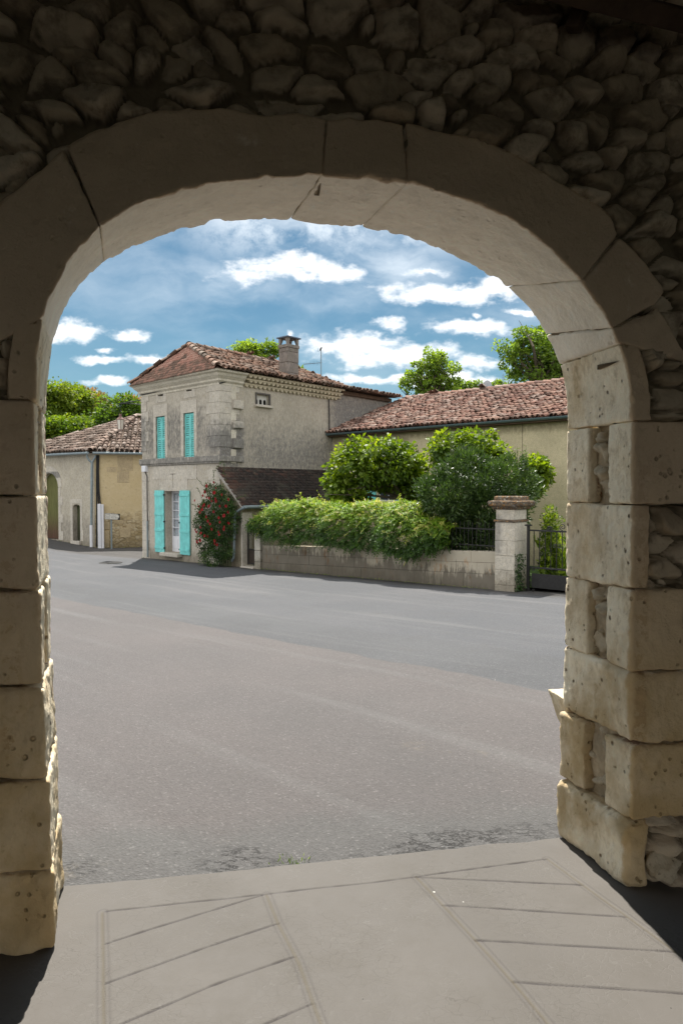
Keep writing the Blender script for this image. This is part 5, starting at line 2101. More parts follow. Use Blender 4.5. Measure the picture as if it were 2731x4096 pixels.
MB().box(px0 - .03, px1 + .03, -.075, PD - .02, zr_ - .02, zr_ + .03).build('moulding', M_LICH, PIER, HF, bevel=.012)
MB().box(px0 + .015, px1 - .015, -.03, PD - .07, zr_ + .031, zc0).build('neck', M_PIER, PIER, HF, bevel=.01)
mb = MB()
cxp, cyp = (px0 + px1) / 2, (PD - .05) / 2 - .02
hx, hy = (px1 - px0) / 2, PD / 2 - .03
n0 = len(mb.V)
prof = [(.02, zc0), (.05, zc0 + .015), (.07, zc0 + .05), (.13, zc0 + .09), (.14, zc0 + .16), (.13, zc0 + .19), (.04, zc0 + .20), (.035, zc1 - .02), (.0, zc1)]
for (o_, z_) in prof:
    for (sx_, sy_) in ((-1, -1), (1, -1), (1, 1), (-1, 1)):
        mb.V.append((cxp + sx_ * (hx + o_), cyp + sy_ * (hy + o_), z_))
for i in range(len(prof) - 1):
    for q in range(4):
        q2 = (q + 1) % 4
        mb.F.append((n0 + 4 * i + q, n0 + 4 * i + q2, n0 + 4 * i + 4 + q2, n0 + 4 * i + 4 + q))
mb.F.append((n0 + 3, n0 + 2, n0 + 1, n0)); e_ = n0 + 4 * (len(prof) - 1)
mb.F.append((e_, e_ + 1, e_ + 2, e_ + 3))
mb.build('cap', M_LICH, PIER, HF, bevel=.012)

# railing on the wall
RX0, RX1 = 7.6, 9.90
RAIL = thing('iron_railing', 'black iron railing on top of the garden wall left of the tall pier', 'railing', HF, (8.9, .2, .1))
zt_ = gy(1900, 2112, .2)[2]
mb = MB()
mb.box(RX0, RX1, .19, .21, zt_ - .03, zt_).box(RX0, RX1, .19, .21, .30, .325)
mb.build('rail', M_IRON, RAIL, HF)
nb = int((RX1 - RX0) / .11)
for q in range(nb):
    xx = RX0 + (q + .5) * .11
    MB().tube([(xx, .2, gtop_(xx) - .02), (xx, .2, zt_ + .10), (xx, .2, zt_ + .16)], [.009, .009, .002], 6).build('bar', M_IRON, RAIL, HF)

# big garden gate
GATE = thing('garden_gate', 'black wrought iron garden gate with scrolls and a sheet metal lower panel', 'gate', HF, (10.95, .30, Gf(HF, 11, .3)))
gp_ = .28
P_ = lambda x, y: (gy(x, y, gp_)[0], gy(x, y, gp_)[2])
def b2(x, y): return 2040 + x * .15729, 2050 + y * .15729
pa = P_(*b2(450, 340)); pbm = P_(*b2(400, 2050))
xg0 = P_(*b2(430, 1200))[0]; xg1 = P_(*b2(485, 1200))[0]
ztp = P_(*b2(480, 430))[1]; zt2 = P_(*b2(480, 470))[1]
zm1 = P_(*b2(480, 1370))[1]; zm0 = P_(*b2(480, 1410))[1]
zl1 = P_(*b2(560, 1545))[1]; zl0 = P_(*b2(540, 1905))[1]
zbb = P_(*b2(480, 2040))[1]
xgp = P_(*b2(545, 1700))[0]
XE = xg0 + 1.75
mb = MB()
mb.box(xg0, xg1, gp_ - .03, gp_ + .03, zbb - .15, pa[1])
mb.box(xg0 - .04, xg1 + .04, gp_ - .06, gp_ + .06, pa[1], pa[1] + .03)
mb.build('gate_post', M_IRON, GATE, HF, bevel=.004)
mb = MB()
mb.box(xg1, XE, gp_ - .02, gp_ + .02, zt2, ztp).box(xg1, XE, gp_ - .02, gp_ + .02, zm0, zm1).box(xg1, XE, gp_ - .02, gp_ + .02, zbb - .05, zbb)
mb.box(XE - .04, XE, gp_ - .021, gp_ + .021, zbb, zt2)
mb.build('frame', M_IRON, GATE, HF)
MB().box(xgp, XE - .05, gp_ - .008, gp_ + .008, zl0, zl1).build('sheet_panel', M_IRON, GATE, HF)
bars = [P_(*b2(x, 700))[0] for x in (605, 745, 890, 1035, 1180, 1325)]
dbar = bars[-1] - bars[-2]
while bars[-1] + dbar < XE - .05: bars.append(bars[-1] + dbar)
for xx in bars:
    MB().tube([(xx, gp_, zm1), (xx, gp_, zt2)], .010, 6).build('bar', M_IRON, GATE, HF)


def spiral(cx_, cz_, r0, turns, a0, sgn=1, w=.009, n=28):
    return [(cx_ + sgn * (r0 * (1 - t / (turns * 2 * math.pi) * .8)) * math.cos(a0 + t), gp_, cz_ + (r0 * (1 - t / (turns * 2 * math.pi) * .8)) * math.sin(a0 + t)) for t in np.linspace(0, turns * 2 * math.pi, n)]


mb = MB()
for (x_, y_, r_, s_) in ((1020, 410, .06, 1), (1335, 370, .075, -1), (980, 400, .045, -1)):
    q = P_(*b2(x_, y_))
    mb.tube(spiral(q[0], q[1], r_, 1.6, -1.6, s_), .009, 5)
for (x_, y_, r_, s_) in ((490, 1440, .038, -1), (480, 1650, .045, -1), (475, 1780, .045, -1), (475, 1980, .036, -1), (590, 1460, .035, 1), (585, 1985, .035, 1)):
    q = P_(*b2(x_, y_))
    mb.tube(spiral(q[0], q[1], r_, 1.5, 0, s_), .008, 5)
mb.tube([(*(P_(*b2(455, 1500))[:1]), gp_, P_(*b2(455, 1500))[1]), (P_(*b2(520, 1580))[0], gp_, P_(*b2(520, 1580))[1]), (P_(*b2(525, 1640))[0], gp_, P_(*b2(525, 1640))[1])], .008, 5)
mb.tube([(P_(*b2(520, 1740))[0], gp_, P_(*b2(520, 1740))[1]), (P_(*b2(525, 1830))[0], gp_, P_(*b2(525, 1830))[1]), (P_(*b2(450, 1930))[0], gp_, P_(*b2(450, 1930))[1])], .008, 5)
q = P_(*b2(1180, 900))
mb.tube(spiral(q[0] - .05, q[1] + .03, .05, 1.4, 0, 1), .007, 5)
mb.tube(spiral(q[0] + .05, q[1] + .03, .05, 1.4, 0, -1), .007, 5)
q = P_(*b2(790, 1055))
mb.tube(spiral(q[0], q[1], .05, 1.4, 0, 1), .007, 5)
mb.build('scrollwork', M_IRON, GATE, HF)
# stone sill under the gate
SILL = mesh('gate_sill', *(lambda q: (q.V, q.F))(MB().box(px1 + .01, XE + .4, -.02, .5, Gf(HF, 11, .2) - .2, zbb - .06)), M_TRIM, None, HF, bevel=.01, base=(11, .2, Gf(HF, 11, .2)))
tag(SILL, 'pale stone sill in the ground under the black garden gate', 'sill')

# garden ground
gs = []
for (x_, y_) in ((1.2, .33), (9.95, .33), (15, .9), (15, FY - .02), (1.2, FY - .02)):
    gs.append((x_, y_, Gf(HF, x_, y_) + (.10 if y_ > .5 else .06)))
M_SOIL = simple('garden_grass', (.06, .10, .03), .95, .1, 0, .5, 4, .6, 30, .02)
o = mesh('garden_soil', gs, [(0, 1, 2, 3, 4)], M_SOIL, None, HF)
tag(o, kind='structure')

# ================================================================== FOLIAGE
def mk_leaf(name, cols, rough=.5, trans=.45, spec=.35, tcol=None):
    m = NT(name)
    t = m.attr('tint')
    n = len(cols)
    col = m.ramp(t, [(i / (n - 1), c) for i, c in enumerate(cols)])
    p = m.pbr(col, rough, None, spec)
    tr = m.N.new('ShaderNodeBsdfTranslucent')
    tc = m.vm('MULTIPLY', col, tcol or (1.6, 1.7, .6))
    m.put(tr.inputs[0], tc)
    mx = m.N.new('ShaderNodeMixShader')
    mx.inputs[0].default_value = trans
    m.L.new(p, mx.inputs[1]); m.L.new(tr.outputs[0], mx.inputs[2])
    return m.out(mx.outputs[0])


def nrm(a): return a / np.maximum(np.linalg.norm(a, axis=-1, keepdims=True), 1e-9)


def leaves(name, C, D, Nn, L, W, T, mat, parent=None, fr=WORLD, fold=.12, base=None):
    D = nrm(D)
    S = nrm(np.cross(D, Nn))
    Nn = np.cross(S, D)
    L = np.asarray(L)[:, None]; W = np.asarray(W)[:, None]
    mid = C + D * L * .42
    V = np.stack([C, mid + S * W / 2 + Nn * W * fold, C + D * L - Nn * L * .08, mid - S * W / 2 + Nn * W * fold], 1)
    N = len(C)
    idx = (np.arange(N) * 4)[:, None, None]
    Fq = (idx + np.array([(0, 1, 2), (0, 2, 3)])[None]).reshape(-1, 3)
    return mesh(name, V.reshape(-1, 3), Fq, mat, parent, fr, attrs={'tint': np.repeat(T, 4)}, base=base)


def clumpy(blobs, ncl, per, cr, rg, shell=.55, flat=.8):
    """blobs: (center, radii, weight) -> leaf positions, clump ids, outward dirs"""
    wts = np.array([b[2] for b in blobs], float)
    wts /= wts.sum()
    ids = rg.choice(len(blobs), ncl, p=wts)
    u = nrm(rg.normal(size=(ncl, 3)))
    rr = rg.uniform(shell, 1.0, size=(ncl, 1)) ** .7
    Cc = np.array([blobs[i][0] for i in ids]) + u * rr * np.array([blobs[i][1] for i in ids])
    cs = cr * rg.uniform(.55, 1.25, size=(ncl, 1))
    cid = np.repeat(np.arange(ncl), per)
    o = nrm(rg.normal(size=(ncl * per, 3))) * rg.uniform(.35, 1, size=(ncl * per, 1)) ** .6
    o[:, 2] *= flat
    P = Cc[cid] + o * cs[cid]
    outd = nrm(u[cid] * .8 + o * .8)
    return P, cid, outd, Cc


def tree(name, label, cat, blobs, base, leafL, ncl, per, cr, mat, barkm, seed, trunk_r=.18, group=None, fr=WORLD, tint=(0, 1), shell=.5, limbs=9, droop=.3):
    rg = np.random.default_rng(seed)
    root = thing(name, label, cat, fr, base, group)
    P, cid, outd, Cc = clumpy(blobs, ncl, per, cr, rg, shell)
    N = len(P)
    D = nrm(outd + rg.normal(size=(N, 3)) * .8 + np.array([0, 0, -droop]))
    Nn = nrm(rg.normal(size=(N, 3)) * .7 + np.array([0, 0, 1.0]) + outd * .3)
    ct = rg.random(ncl)
    T = np.clip(tint[0] + (tint[1] - tint[0]) * (.55 * ct[cid] + .45 * rg.random(N)), 0, 1)
    Ls = leafL * rg.uniform(.6, 1.25, N)
    leaves('crown', P, D, Nn, Ls, Ls * rg.uniform(.6, .85, N), T, mat, root, fr)
    mb = MB()
    b0 = np.array(base, float)
    cen = np.average([b[0] for b in blobs], axis=0, weights=[b[2] for b in blobs])
    zmin = min(b[0][2] - b[1][2] for b in blobs)
    fork = np.array([lerp(b0[0], cen[0], .4), lerp(b0[1], cen[1], .4), max(lerp(b0[2], cen[2], .35), zmin + .1)])
    mb.tube([b0 - [0, 0, .2], (b0 + fork) / 2 + [.05, .03, 0], fork], [trunk_r, trunk_r * .8, trunk_r * .7], 9)
    pick = rg.choice(len(Cc), min(limbs, len(Cc)), replace=False)
    for i in pick:
        t = Cc[i]
        midp = (fork + t) / 2 + rg.normal(size=3) * .12 * np.linalg.norm(t - fork) + np.array([0, 0, .05 * np.linalg.norm(t - fork)])
        mb.tube([fork, midp, t], [trunk_r * .45, trunk_r * .25, trunk_r * .07], 6)
        for _ in range(2):
            t2 = t + rg.normal(size=3) * cr * 1.2
            mb.tube([midp, (midp + t2) / 2 + rg.normal(size=3) * .05 * cr, t2], [trunk_r * .18, trunk_r * .1, trunk_r * .04], 5)
    mb.build('trunk', barkm, root, fr)
    return root


def pxblob(cx_, cy_, rx, ry, Y, depth=None, w=None):
    c = at_depth(cx_, cy_, Y)
    k = Y / F
    r = (rx * k, (depth if depth else (rx + ry) / 2 * k), ry * k)
    return (c, r, w if w else rx * ry)


M_BARK = simple('bark', (.09, .075, .055), .95, .1, 0, .3, 14, .8, 40, .01)
G1, G2, G3, G4 = (.018, .05, .008), (.04, .10, .012), (.085, .17, .02), (.16, .25, .035)
M_LINDEN = mk_leaf('linden_leaf', [(.03, .06, .006), (.055, .10, .008), (.12, .18, .014), (.22, .28, .03)], .5, .45, .4, (2.3, 2.2, .5))
M_TREE = mk_leaf('far_tree_leaf', [(.035, .07, .016), (.08, .135, .024), (.15, .22, .04), (.22, .29, .06)], .5, .5, .3, (2.1, 2.1, .6))
M_LIME = mk_leaf('bright_tree_leaf', [(.025, .06, .01), (.065, .12, .015), (.13, .19, .02), (.22, .25, .035)], .5, .45, .3, (1.8, 1.8, .5))
M_REDLF = mk_leaf('bronze_tree_leaf', [(.05, .07, .015), (.13, .13, .03), (.28, .17, .07), (.36, .22, .12)], .5, .4, .3, (1.6, 1.4, .7))
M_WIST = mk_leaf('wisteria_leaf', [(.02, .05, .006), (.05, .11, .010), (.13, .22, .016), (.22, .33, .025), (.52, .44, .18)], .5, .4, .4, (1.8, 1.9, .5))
M_LAUR = mk_leaf('glossy_dark_leaf', [(.022, .042, .012), (.04, .075, .02), (.075, .12, .035), (.19, .26, .06)], .36, .25, .45, (1.5, 1.7, .5))
M_ROSEL = mk_leaf('rose_leaf', [(.012, .03, .008), (.025, .055, .012), (.05, .10, .02), (.12, .18, .04)], .45, .3, .4)

# trees beyond the barn
YB = 44
tg = 'trees beyond the barn'
BGt = [
    ('light green feathery tree at the far left above the barn roof', [pxblob(160, 1640, 90, 100, YB), pxblob(230, 1590, 70, 55, YB)], M_LIME, (.35, 1), 1),
    ('yellow green tree in the middle of the trees behind the barn', [pxblob(300, 1600, 75, 60, YB + 2), pxblob(270, 1660, 90, 90, YB + 2)], M_LIME, (.3, 1), 2),
    ('tree with bronze red young leaves behind the barn', [pxblob(360, 1620, 75, 55, YB + 5), pxblob(400, 1690, 80, 70, YB + 5), pxblob(540, 1625, 50, 40, YB + 5)], M_REDLF, (.2, 1), 3),
    ('dark green dense tree right behind the barn roof beside the house', [pxblob(470, 1640, 75, 60, YB - 3), pxblob(440, 1720, 110, 85, YB - 3), pxblob(545, 1690, 70, 80, YB - 3)], M_TREE, (.0, .5), 4),
    ('low bright green bushy tree over the left slope of the barn roof', [pxblob(200, 1745, 110, 70, YB - 5), pxblob(290, 1740, 90, 65, YB - 5)], M_LIME, (.2, .85), 5),
]
for lab, bl_, mt, ti, sd_ in BGt:
    cen = bl_[0][0]
    tree('broadleaf_tree', lab, 'tree', bl_, (cen[0], cen[1], -1.5), .20, 210, 62, .55, mt, M_BARK, sd_, .22, tg, tint=ti, shell=.25)
# behind the house
b_ = [pxblob(985, 1410, 48, 38, 38), pxblob(1065, 1415, 52, 42, 38), pxblob(1020, 1450, 60, 40, 38), pxblob(1205, 1500, 26, 22, 38)]
tree('broadleaf_tree', 'green tree top showing over the house roof left of the chimney', 'tree', b_, (-5.0, 38, -1.3), .17, 90, 70, .38, M_TREE, M_BARK, 11, .2, tint=(.2, 1), shell=.3)
# right trees
b_ = [pxblob(1735, 1445, 50, 55, 46), pxblob(1700, 1490, 75, 60, 46), pxblob(1780, 1495, 60, 60, 46), pxblob(1650, 1520, 45, 35, 46), pxblob(1740, 1550, 110, 45, 46)]
tree('broadleaf_tree', 'airy rounded green tree standing alone behind the red tiled roof', 'tree', b_, (6.5, 46, -1.3), .19, 150, 44, .36, M_TREE, M_BARK, 12, .22, tint=(.25, 1), shell=.3, limbs=26)
b_ = [pxblob(2120, 1350, 70, 55, 40), pxblob(2060, 1430, 65, 70, 40), pxblob(2160, 1430, 90, 90, 40), pxblob(2230, 1440, 80, 100, 40), pxblob(2140, 1510, 120, 55, 40), pxblob(2010, 1390, 28, 26, 40), pxblob(2300, 1400, 80, 100, 40)]
tree('broadleaf_tree', 'large green tree behind the roof at the right edge of the arch', 'tree', b_, (11.5, 40, -1.3), .19, 290, 46, .38, M_TREE, M_BARK, 13, .3, tint=(.15, .95), shell=.15, limbs=24)
b_ = [pxblob(1890, 1545, 45, 22, 48), pxblob(1840, 1555, 30, 20, 48), pxblob(1990, 1550, 30, 20, 48)]
tree('broadleaf_tree', 'small low tree top between the two larger trees over the roof ridge', 'tree', b_, (9.3, 48, -1.3), .17, 60, 40, .32, M_TREE, M_BARK, 14, .15, tint=(.2, .9), shell=.2)

# pollarded lindens in the garden
def hfblob(cx_, cy_, rx, ry, Y, dep): return pxblob(cx_, cy_, rx, ry, Y, dep)


lg = 'pollarded lindens in the garden'
b_ = [hfblob(1500, 1815, 150, 60, 20.2, 1.1), hfblob(1430, 1880, 110, 75, 20.0, 1.0), hfblob(1560, 1865, 130, 90, 20.2, 1.1), hfblob(1360, 1935, 52, 45, 20, .7), hfblob(1400, 1975, 75, 35, 19.9, .7), hfblob(1640, 1900, 60, 80, 20.2, .8), hfblob(1670, 1960, 60, 45, 20, .7)]
LT1 = tree('linden_tree', 'bright green pollarded linden with a broad flat crown over the wisteria', 'tree', b_, (at_depth(1690, 2100, 20.0)[0], 20.2, -.8), .14, 300, 44, .26, M_LINDEN, M_BARK, 41, .13, lg, tint=(.05, 1), shell=.55, limbs=14, droop=.6)
b_ = [hfblob(1770, 1800, 60, 60, 19.0, .8), hfblob(1900, 1780, 90, 60, 19.0, .9), hfblob(1960, 1830, 70, 70, 19, .9), hfblob(1850, 1860, 110, 80, 19.2, .9), hfblob(1805, 1730, 10, 30, 19, .15)]
tree('linden_tree', 'bright green linden showing above the dark glossy shrub', 'tree', b_, (at_depth(1880, 2100, 19.2)[0], 19.2, -.8), .14, 170, 40, .24, M_LINDEN, M_BARK, 42, .12, lg, tint=(.1, 1), shell=.5, limbs=10, droop=.5)
b_ = [hfblob(2150, 1880, 45, 55, 18.2, .5), hfblob(2120, 1930, 60, 60, 18.2, .6), hfblob(2165, 1900, 28, 40, 18.0, .4)]
tree('linden_tree', 'bright green linden branch end reaching out right above the tall pier', 'tree', b_, (at_depth(2085, 2100, 18.3)[0], 18.4, -.8), .13, 85, 36, .20, M_LINDEN, M_BARK, 43, .10, lg, tint=(.1, 1), shell=.4, limbs=8, droop=.5)

# glossy dark shrub behind railing and pier
rg = np.random.default_rng(51)
SHR = thing('glossy_shrub', 'large dark glossy narrow leaved shrub rising behind the railing and the tall pier', 'shrub', WORLD, tuple(at_depth(1920, 2100, 16.6) * [1, 1, 0] + [0, 0, -.65]))
sb = [pxblob(1890, 2165, 75, 40, 16.1, .3), pxblob(1960, 2120, 40, 60, 15.95, .25), pxblob(1900, 2110, 110, 80, 16.5, .4), pxblob(1960, 2060, 90, 100, 16.3, .45), pxblob(1850, 2170, 90, 50, 16.6, .3), pxblob(1880, 1900, 130, 90, 16.6, .8), pxblob(1800, 1990, 110, 90, 16.6, .8), pxblob(2010, 1920, 110, 80, 16.3, .8), pxblob(1950, 2040, 170, 110, 16.7, .8), pxblob(2100, 1950, 70, 60, 16.5, .6), pxblob(1850, 2120, 110, 90, 16.8, .6), pxblob(1960, 2170, 100, 60, 16.9, .4), pxblob(1760, 2070, 80, 90, 16.9, .6), pxblob(1730, 1960, 60, 60, 16.7, .5), pxblob(1860, 1840, 50, 40, 16.6, .5), pxblob(2050, 1855, 45, 30, 16.4, .4)]
P, cid, outd, Cc = clumpy(sb, 980, 30, .17, rg, .55)
N = len(P)
D = nrm(outd + rg.normal(size=(N, 3)) * .45 + [0, 0, .45])
Nn = nrm(rg.normal(size=(N, 3)) * .8 + [0, 0, .8])
Tt = np.clip(.45 * rg.random(len(Cc))[cid] + .4 * rg.random(N) + .25 * (rg.random(N) > .93), 0, 1)
leaves('foliage', P, D, Nn, .12 * rg.uniform(.7, 1.2, N), .032 * rg.uniform(.8, 1.3, N), Tt, M_LAUR, SHR, WORLD)
mb = MB()
for q in range(9):
    b0 = at_depth(rg.uniform(1850, 2040), 2200, 16.8); b0[2] = -.75
    t = Cc[rg.integers(len(Cc))]
    mb.tube([b0, (b0 + t) / 2 + rg.normal(size=3) * .1, t], [.035, .022, .006], 6)
# upright shoots
M_SHOOT = M_LAUR
sh = []
for (x_, y0_, y1_) in ((1803, 1790, 1715), (1812, 1800, 1735), (2098, 1880, 1780), (2070, 1890, 1785), (2085, 1870, 1800), (2030, 1880, 1820)):
    a_ = at_depth(x_, y0_, 16.5); c_ = at_depth(x_ + rg.uniform(-6, 6), y1_, 16.5)
    mb.tube([a_ - [0, 0, .2], a_, c_], [.01, .008, .003], 5)
    for q in range(26):
        f_ = rg.random()
        sh.append((a_ + (c_ - a_) * f_, nrm(rg.normal(size=3) * [1, 1, .3] + [0, 0, .7])))
mb.build('stems', M_BARK, SHR, WORLD)
Cq = np.array([s_[0] for s_ in sh]); Dq = np.array([s_[1] for s_ in sh])
leaves('shoots', Cq, Dq, nrm(rg.normal(size=Cq.shape) + [0, 0, .6]), .11 * rg.uniform(.7, 1.2, len(Cq)), .03 * np.ones(len(Cq)), rg.uniform(.7, 1, len(Cq)), M_LAUR, SHR, WORLD)

# wisteria spilling over the wall
rg = np.random.default_rng(61)
WIS = thing('wisteria', 'long bright green wisteria with bronze tips spilling over the low garden wall', 'climbing plant', HF, (5.0, .25, -.0))


def wtop(x): return 1.16 + .05 * np.sin(x * 2.1) + .04 * np.sin(x * 5.3 + 1) - .35 * np.clip((2.9 - x) / 1.2, 0, 1) ** 1.5 - .5 * np.clip((x - 7.6) / 1.2, 0, 1)
def wbot(x): return .27 - .13 * np.clip((x - 5.0) / 2, 0, 1) * np.clip((8.7 - x) / 1, 0, 1) - .0 + .08 * np.sin(x * 3.1) + .28 * np.clip((2.6 - x) / .8, 0, 1)


ns = 5200
sx = np.concatenate([rg.uniform(1.75, 8.5, ns - 500), rg.uniform(7.0, 8.7, 500)])
v = rg.random(ns) ** .85
th = v * 2.1 - .35            # section angle: 0 = front low, up over the top to the back
top = wtop(sx); bot = wbot(sx)
hgt = top - bot
# cross-section: bulging front hedge
zz = bot + hgt * np.clip(np.sin(np.clip(th, -.35, 1.57)) * .85 + .15 + (th > 1.57) * 0, .02, 1)
front = -.28 - .09 * np.sin(sx * 2.7) - .07 * np.sin(sx * 6.1 + 2)
yy = np.where(th < 1.57, .25 + (front - .25) * np.cos(np.clip(th, 0, 1.57)) ** .8, .25 + .45 * (th - 1.57) / .18 * rg.random(ns))
layer = rg.random(ns) ** 2 * .22
bump_ = .09 * fbm(np.stack([sx, zz, 0 * sx], 1), 2.2, 5, 3)
P0 = np.stack([sx, yy + layer * .8 - bump_, zz - layer * .4], 1)
P0[:, 2] += bump_ * .8
outn = nrm(np.stack([rg.normal(size=ns) * .3, -np.cos(th) * 1.0, np.sin(th) + .25], 1))
# each spray: a drooping rachis with paired leaflets
nl = 11
rd = nrm(outn * 1.0 + rg.normal(size=(ns, 3)) * .55 + np.array([0, -.3, -.25]))
Ls_ = rg.uniform(.16, .30, ns)
Cs, Ds, Ns, LL, TT = [], [], [], [], []
side = nrm(np.cross(rd, outn + rg.normal(size=(ns, 3)) * .3))
young = (rg.random(ns) < np.clip(((zz - bot) / hgt) ** 2 * .20 + .01, 0, 1))  # young bronze sprays, made likelier near the top to brighten it
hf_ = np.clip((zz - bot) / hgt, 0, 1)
tb = np.clip(.02 + .25 * rg.random(ns) + .62 * np.clip((hf_ - .30) / .5, 0, 1) * rg.uniform(.5, 1, ns), 0, .95)  # lighter, yellower with height: the sunlit top put into the leaf tint
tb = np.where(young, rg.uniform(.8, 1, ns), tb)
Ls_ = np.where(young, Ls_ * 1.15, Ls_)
for q in range(nl):
    f_ = (q // 2 + 1) / (nl // 2 + 1)
    pos = P0 + rd * (Ls_ * f_)[:, None] + np.array([0, 0, -1]) * (Ls_ * f_ ** 2 * .35)[:, None]
    if q == nl - 1: dd_ = rd + [0, 0, -.5]
    else: dd_ = side * (1 if q % 2 else -1) + rd * .55 + np.array([0, 0, -.35])
    Cs.append(pos); Ds.append(dd_); Ns.append(outn + rg.normal(size=(ns, 3)) * .25); LL.append(rg.uniform(.055, .085, ns) * (1 - .3 * abs(f_ - .5))); TT.append(np.clip(tb + rg.normal(size=ns) * .05, 0, 1))
LLc = np.concatenate(LL)
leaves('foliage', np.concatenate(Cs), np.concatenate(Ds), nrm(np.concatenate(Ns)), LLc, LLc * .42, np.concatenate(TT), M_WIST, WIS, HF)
# long whips with young leaves
mb = MB()
Cw, Dw = [], []
for q in range(34):
    x_ = rg.uniform(2.2, 8.2)
    up_ = rg.random() < .55
    p = np.array([x_, rg.uniform(-.3, .3), float(wtop(x_)) - (.05 if up_ else rg.uniform(.1, .7))])
    dirv = nrm(np.array([rg.normal() * .8, -.15 if up_ else -.8, 1.3 if up_ else .15]))
    path = [p - dirv * .15]
    n_ = 9
    Lw = rg.uniform(.25, .55)
    for j in range(n_):
        p = p + dirv * Lw / n_
        dirv = nrm(dirv + np.array([rg.normal() * .25, rg.normal() * .15, -.22 + rg.normal() * .15]))
        path.append(p.copy())
        if rg.random() < .75:
            for _ in range(3):
                Cw.append(p.copy()); Dw.append(nrm(rg.normal(size=3) + [0, 0, -.3]))
    mb.tube(path, .005, 4)
mb.build('shoots', simple('vine_stem', (.20, .20, .07), .8), WIS, HF)
Cw = np.array(Cw); Dw = np.array(Dw)
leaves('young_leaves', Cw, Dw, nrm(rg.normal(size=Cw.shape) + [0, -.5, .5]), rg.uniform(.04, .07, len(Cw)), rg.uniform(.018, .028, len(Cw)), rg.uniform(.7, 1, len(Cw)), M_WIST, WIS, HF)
mb = MB()
for q in range(5):
    x_ = 3 + q * 1.25
    mb.tube([(x_, .6, -.8), (x_ + .1, .45, -.2), (x_ - .1, .3, .5), (x_ + .6, .2, .9)], [.05, .045, .035, .015], 7)
mb.tube([(1.9, .3, .75), (4, .25, .8), (6.5, .25, .8), (8.3, .25, .6)], .025, 6)
mb.build('stem', M_BARK, WIS, HF)

# climbing rose at the corner
rg = np.random.default_rng(71)
ROSE = thing('climbing_rose', 'tall dark green climbing rose covered with red flowers at the corner of the house', 'rose bush', HF, (.4, -.3, Gf(HF, .4, -.3)))
rb = []
def rpx(x, y, rx, ry, yy_, dep):
    c = HF.hit(*a2(x, y), 1, yy_)
    k = (HF.w(c)[1]) / F * .5421
    return (c, (rx * k * 1.25, dep, ry * k), rx * ry)


rb = [rpx(650, 1200, 80, 80, -.28, .22), rpx(790, 1400, 50, 160, -.25, .2), rpx(560, 1420, 50, 120, -.28, .2), rpx(610, 1330, 70, 90, -.28, .25), rpx(720, 1300, 90, 120, -.3, .25), rpx(660, 1460, 120, 110, -.32, .28), rpx(690, 1600, 120, 100, -.35, .3), rpx(640, 1690, 130, 60, -.4, .35), rpx(760, 1420, 50, 150, -.28, .2), rpx(590, 1560, 60, 110, -.3, .25)]
P, cid, outd, Cc = clumpy(rb, 470, 30, .13, rg, .35)
keepm = P[:, 1] < .0
P, cid, outd = P[keepm], cid[keepm], outd[keepm]
N = len(P)
leaves('foliage', P, nrm(outd + rg.normal(size=(N, 3)) * .8), nrm(rg.normal(size=(N, 3)) + [0, -.6, .6]), .055 * rg.uniform(.7, 1.3, N), .034 * rg.uniform(.7, 1.3, N), np.clip(.5 * rg.random(len(Cc))[cid] + .45 * rg.random(N), 0, 1), M_ROSEL, ROSE, HF)
# loose sprays at the top
mb = MB()
Cw, Dw = [], []
for q in range(16):
    c_ = rb[q % 4][0]
    p = np.array(c_) + rg.normal(size=3) * [.3, .05, .2]
    dirv = nrm(np.array([rg.normal(), -.2, abs(rg.normal()) + .5]))
    path = [p]
    for j in range(8):
        p = p + dirv * .075
        dirv = nrm(dirv + rg.normal(size=3) * .2 + [0, 0, -.08])
        path.append(p.copy())
        for _ in range(3): Cw.append(p.copy()); Dw.append(nrm(rg.normal(size=3)))
    mb.tube(path, .005, 4)
for q in range(6):
    mb.tube([(.25 + .1 * q, -.2, -.9), (.2 + .12 * q, -.25, 0), (.1 + .12 * q, -.2, 1.0)], [.018, .014, .008], 6)
mb.build('stem', simple('rose_stem', (.06, .08, .03), .8), ROSE, HF)
Cw = np.array(Cw); Dw = np.array(Dw)
leaves('spray_leaves', Cw, Dw, nrm(rg.normal(size=Cw.shape) + [0, -.5, .5]), rg.uniform(.04, .06, len(Cw)), rg.uniform(.022, .032, len(Cw)), rg.uniform(.3, .9, len(Cw)), M_ROSEL, ROSE, HF)


def mk_rose():
    m = NT('red_petal')
    c = m.co()
    n = m.noise(c, 30, 3)
    return m.out(m.pbr(m.mix(n, (.16, .002, .004), (.36, .004, .008)), .55, None, .3))


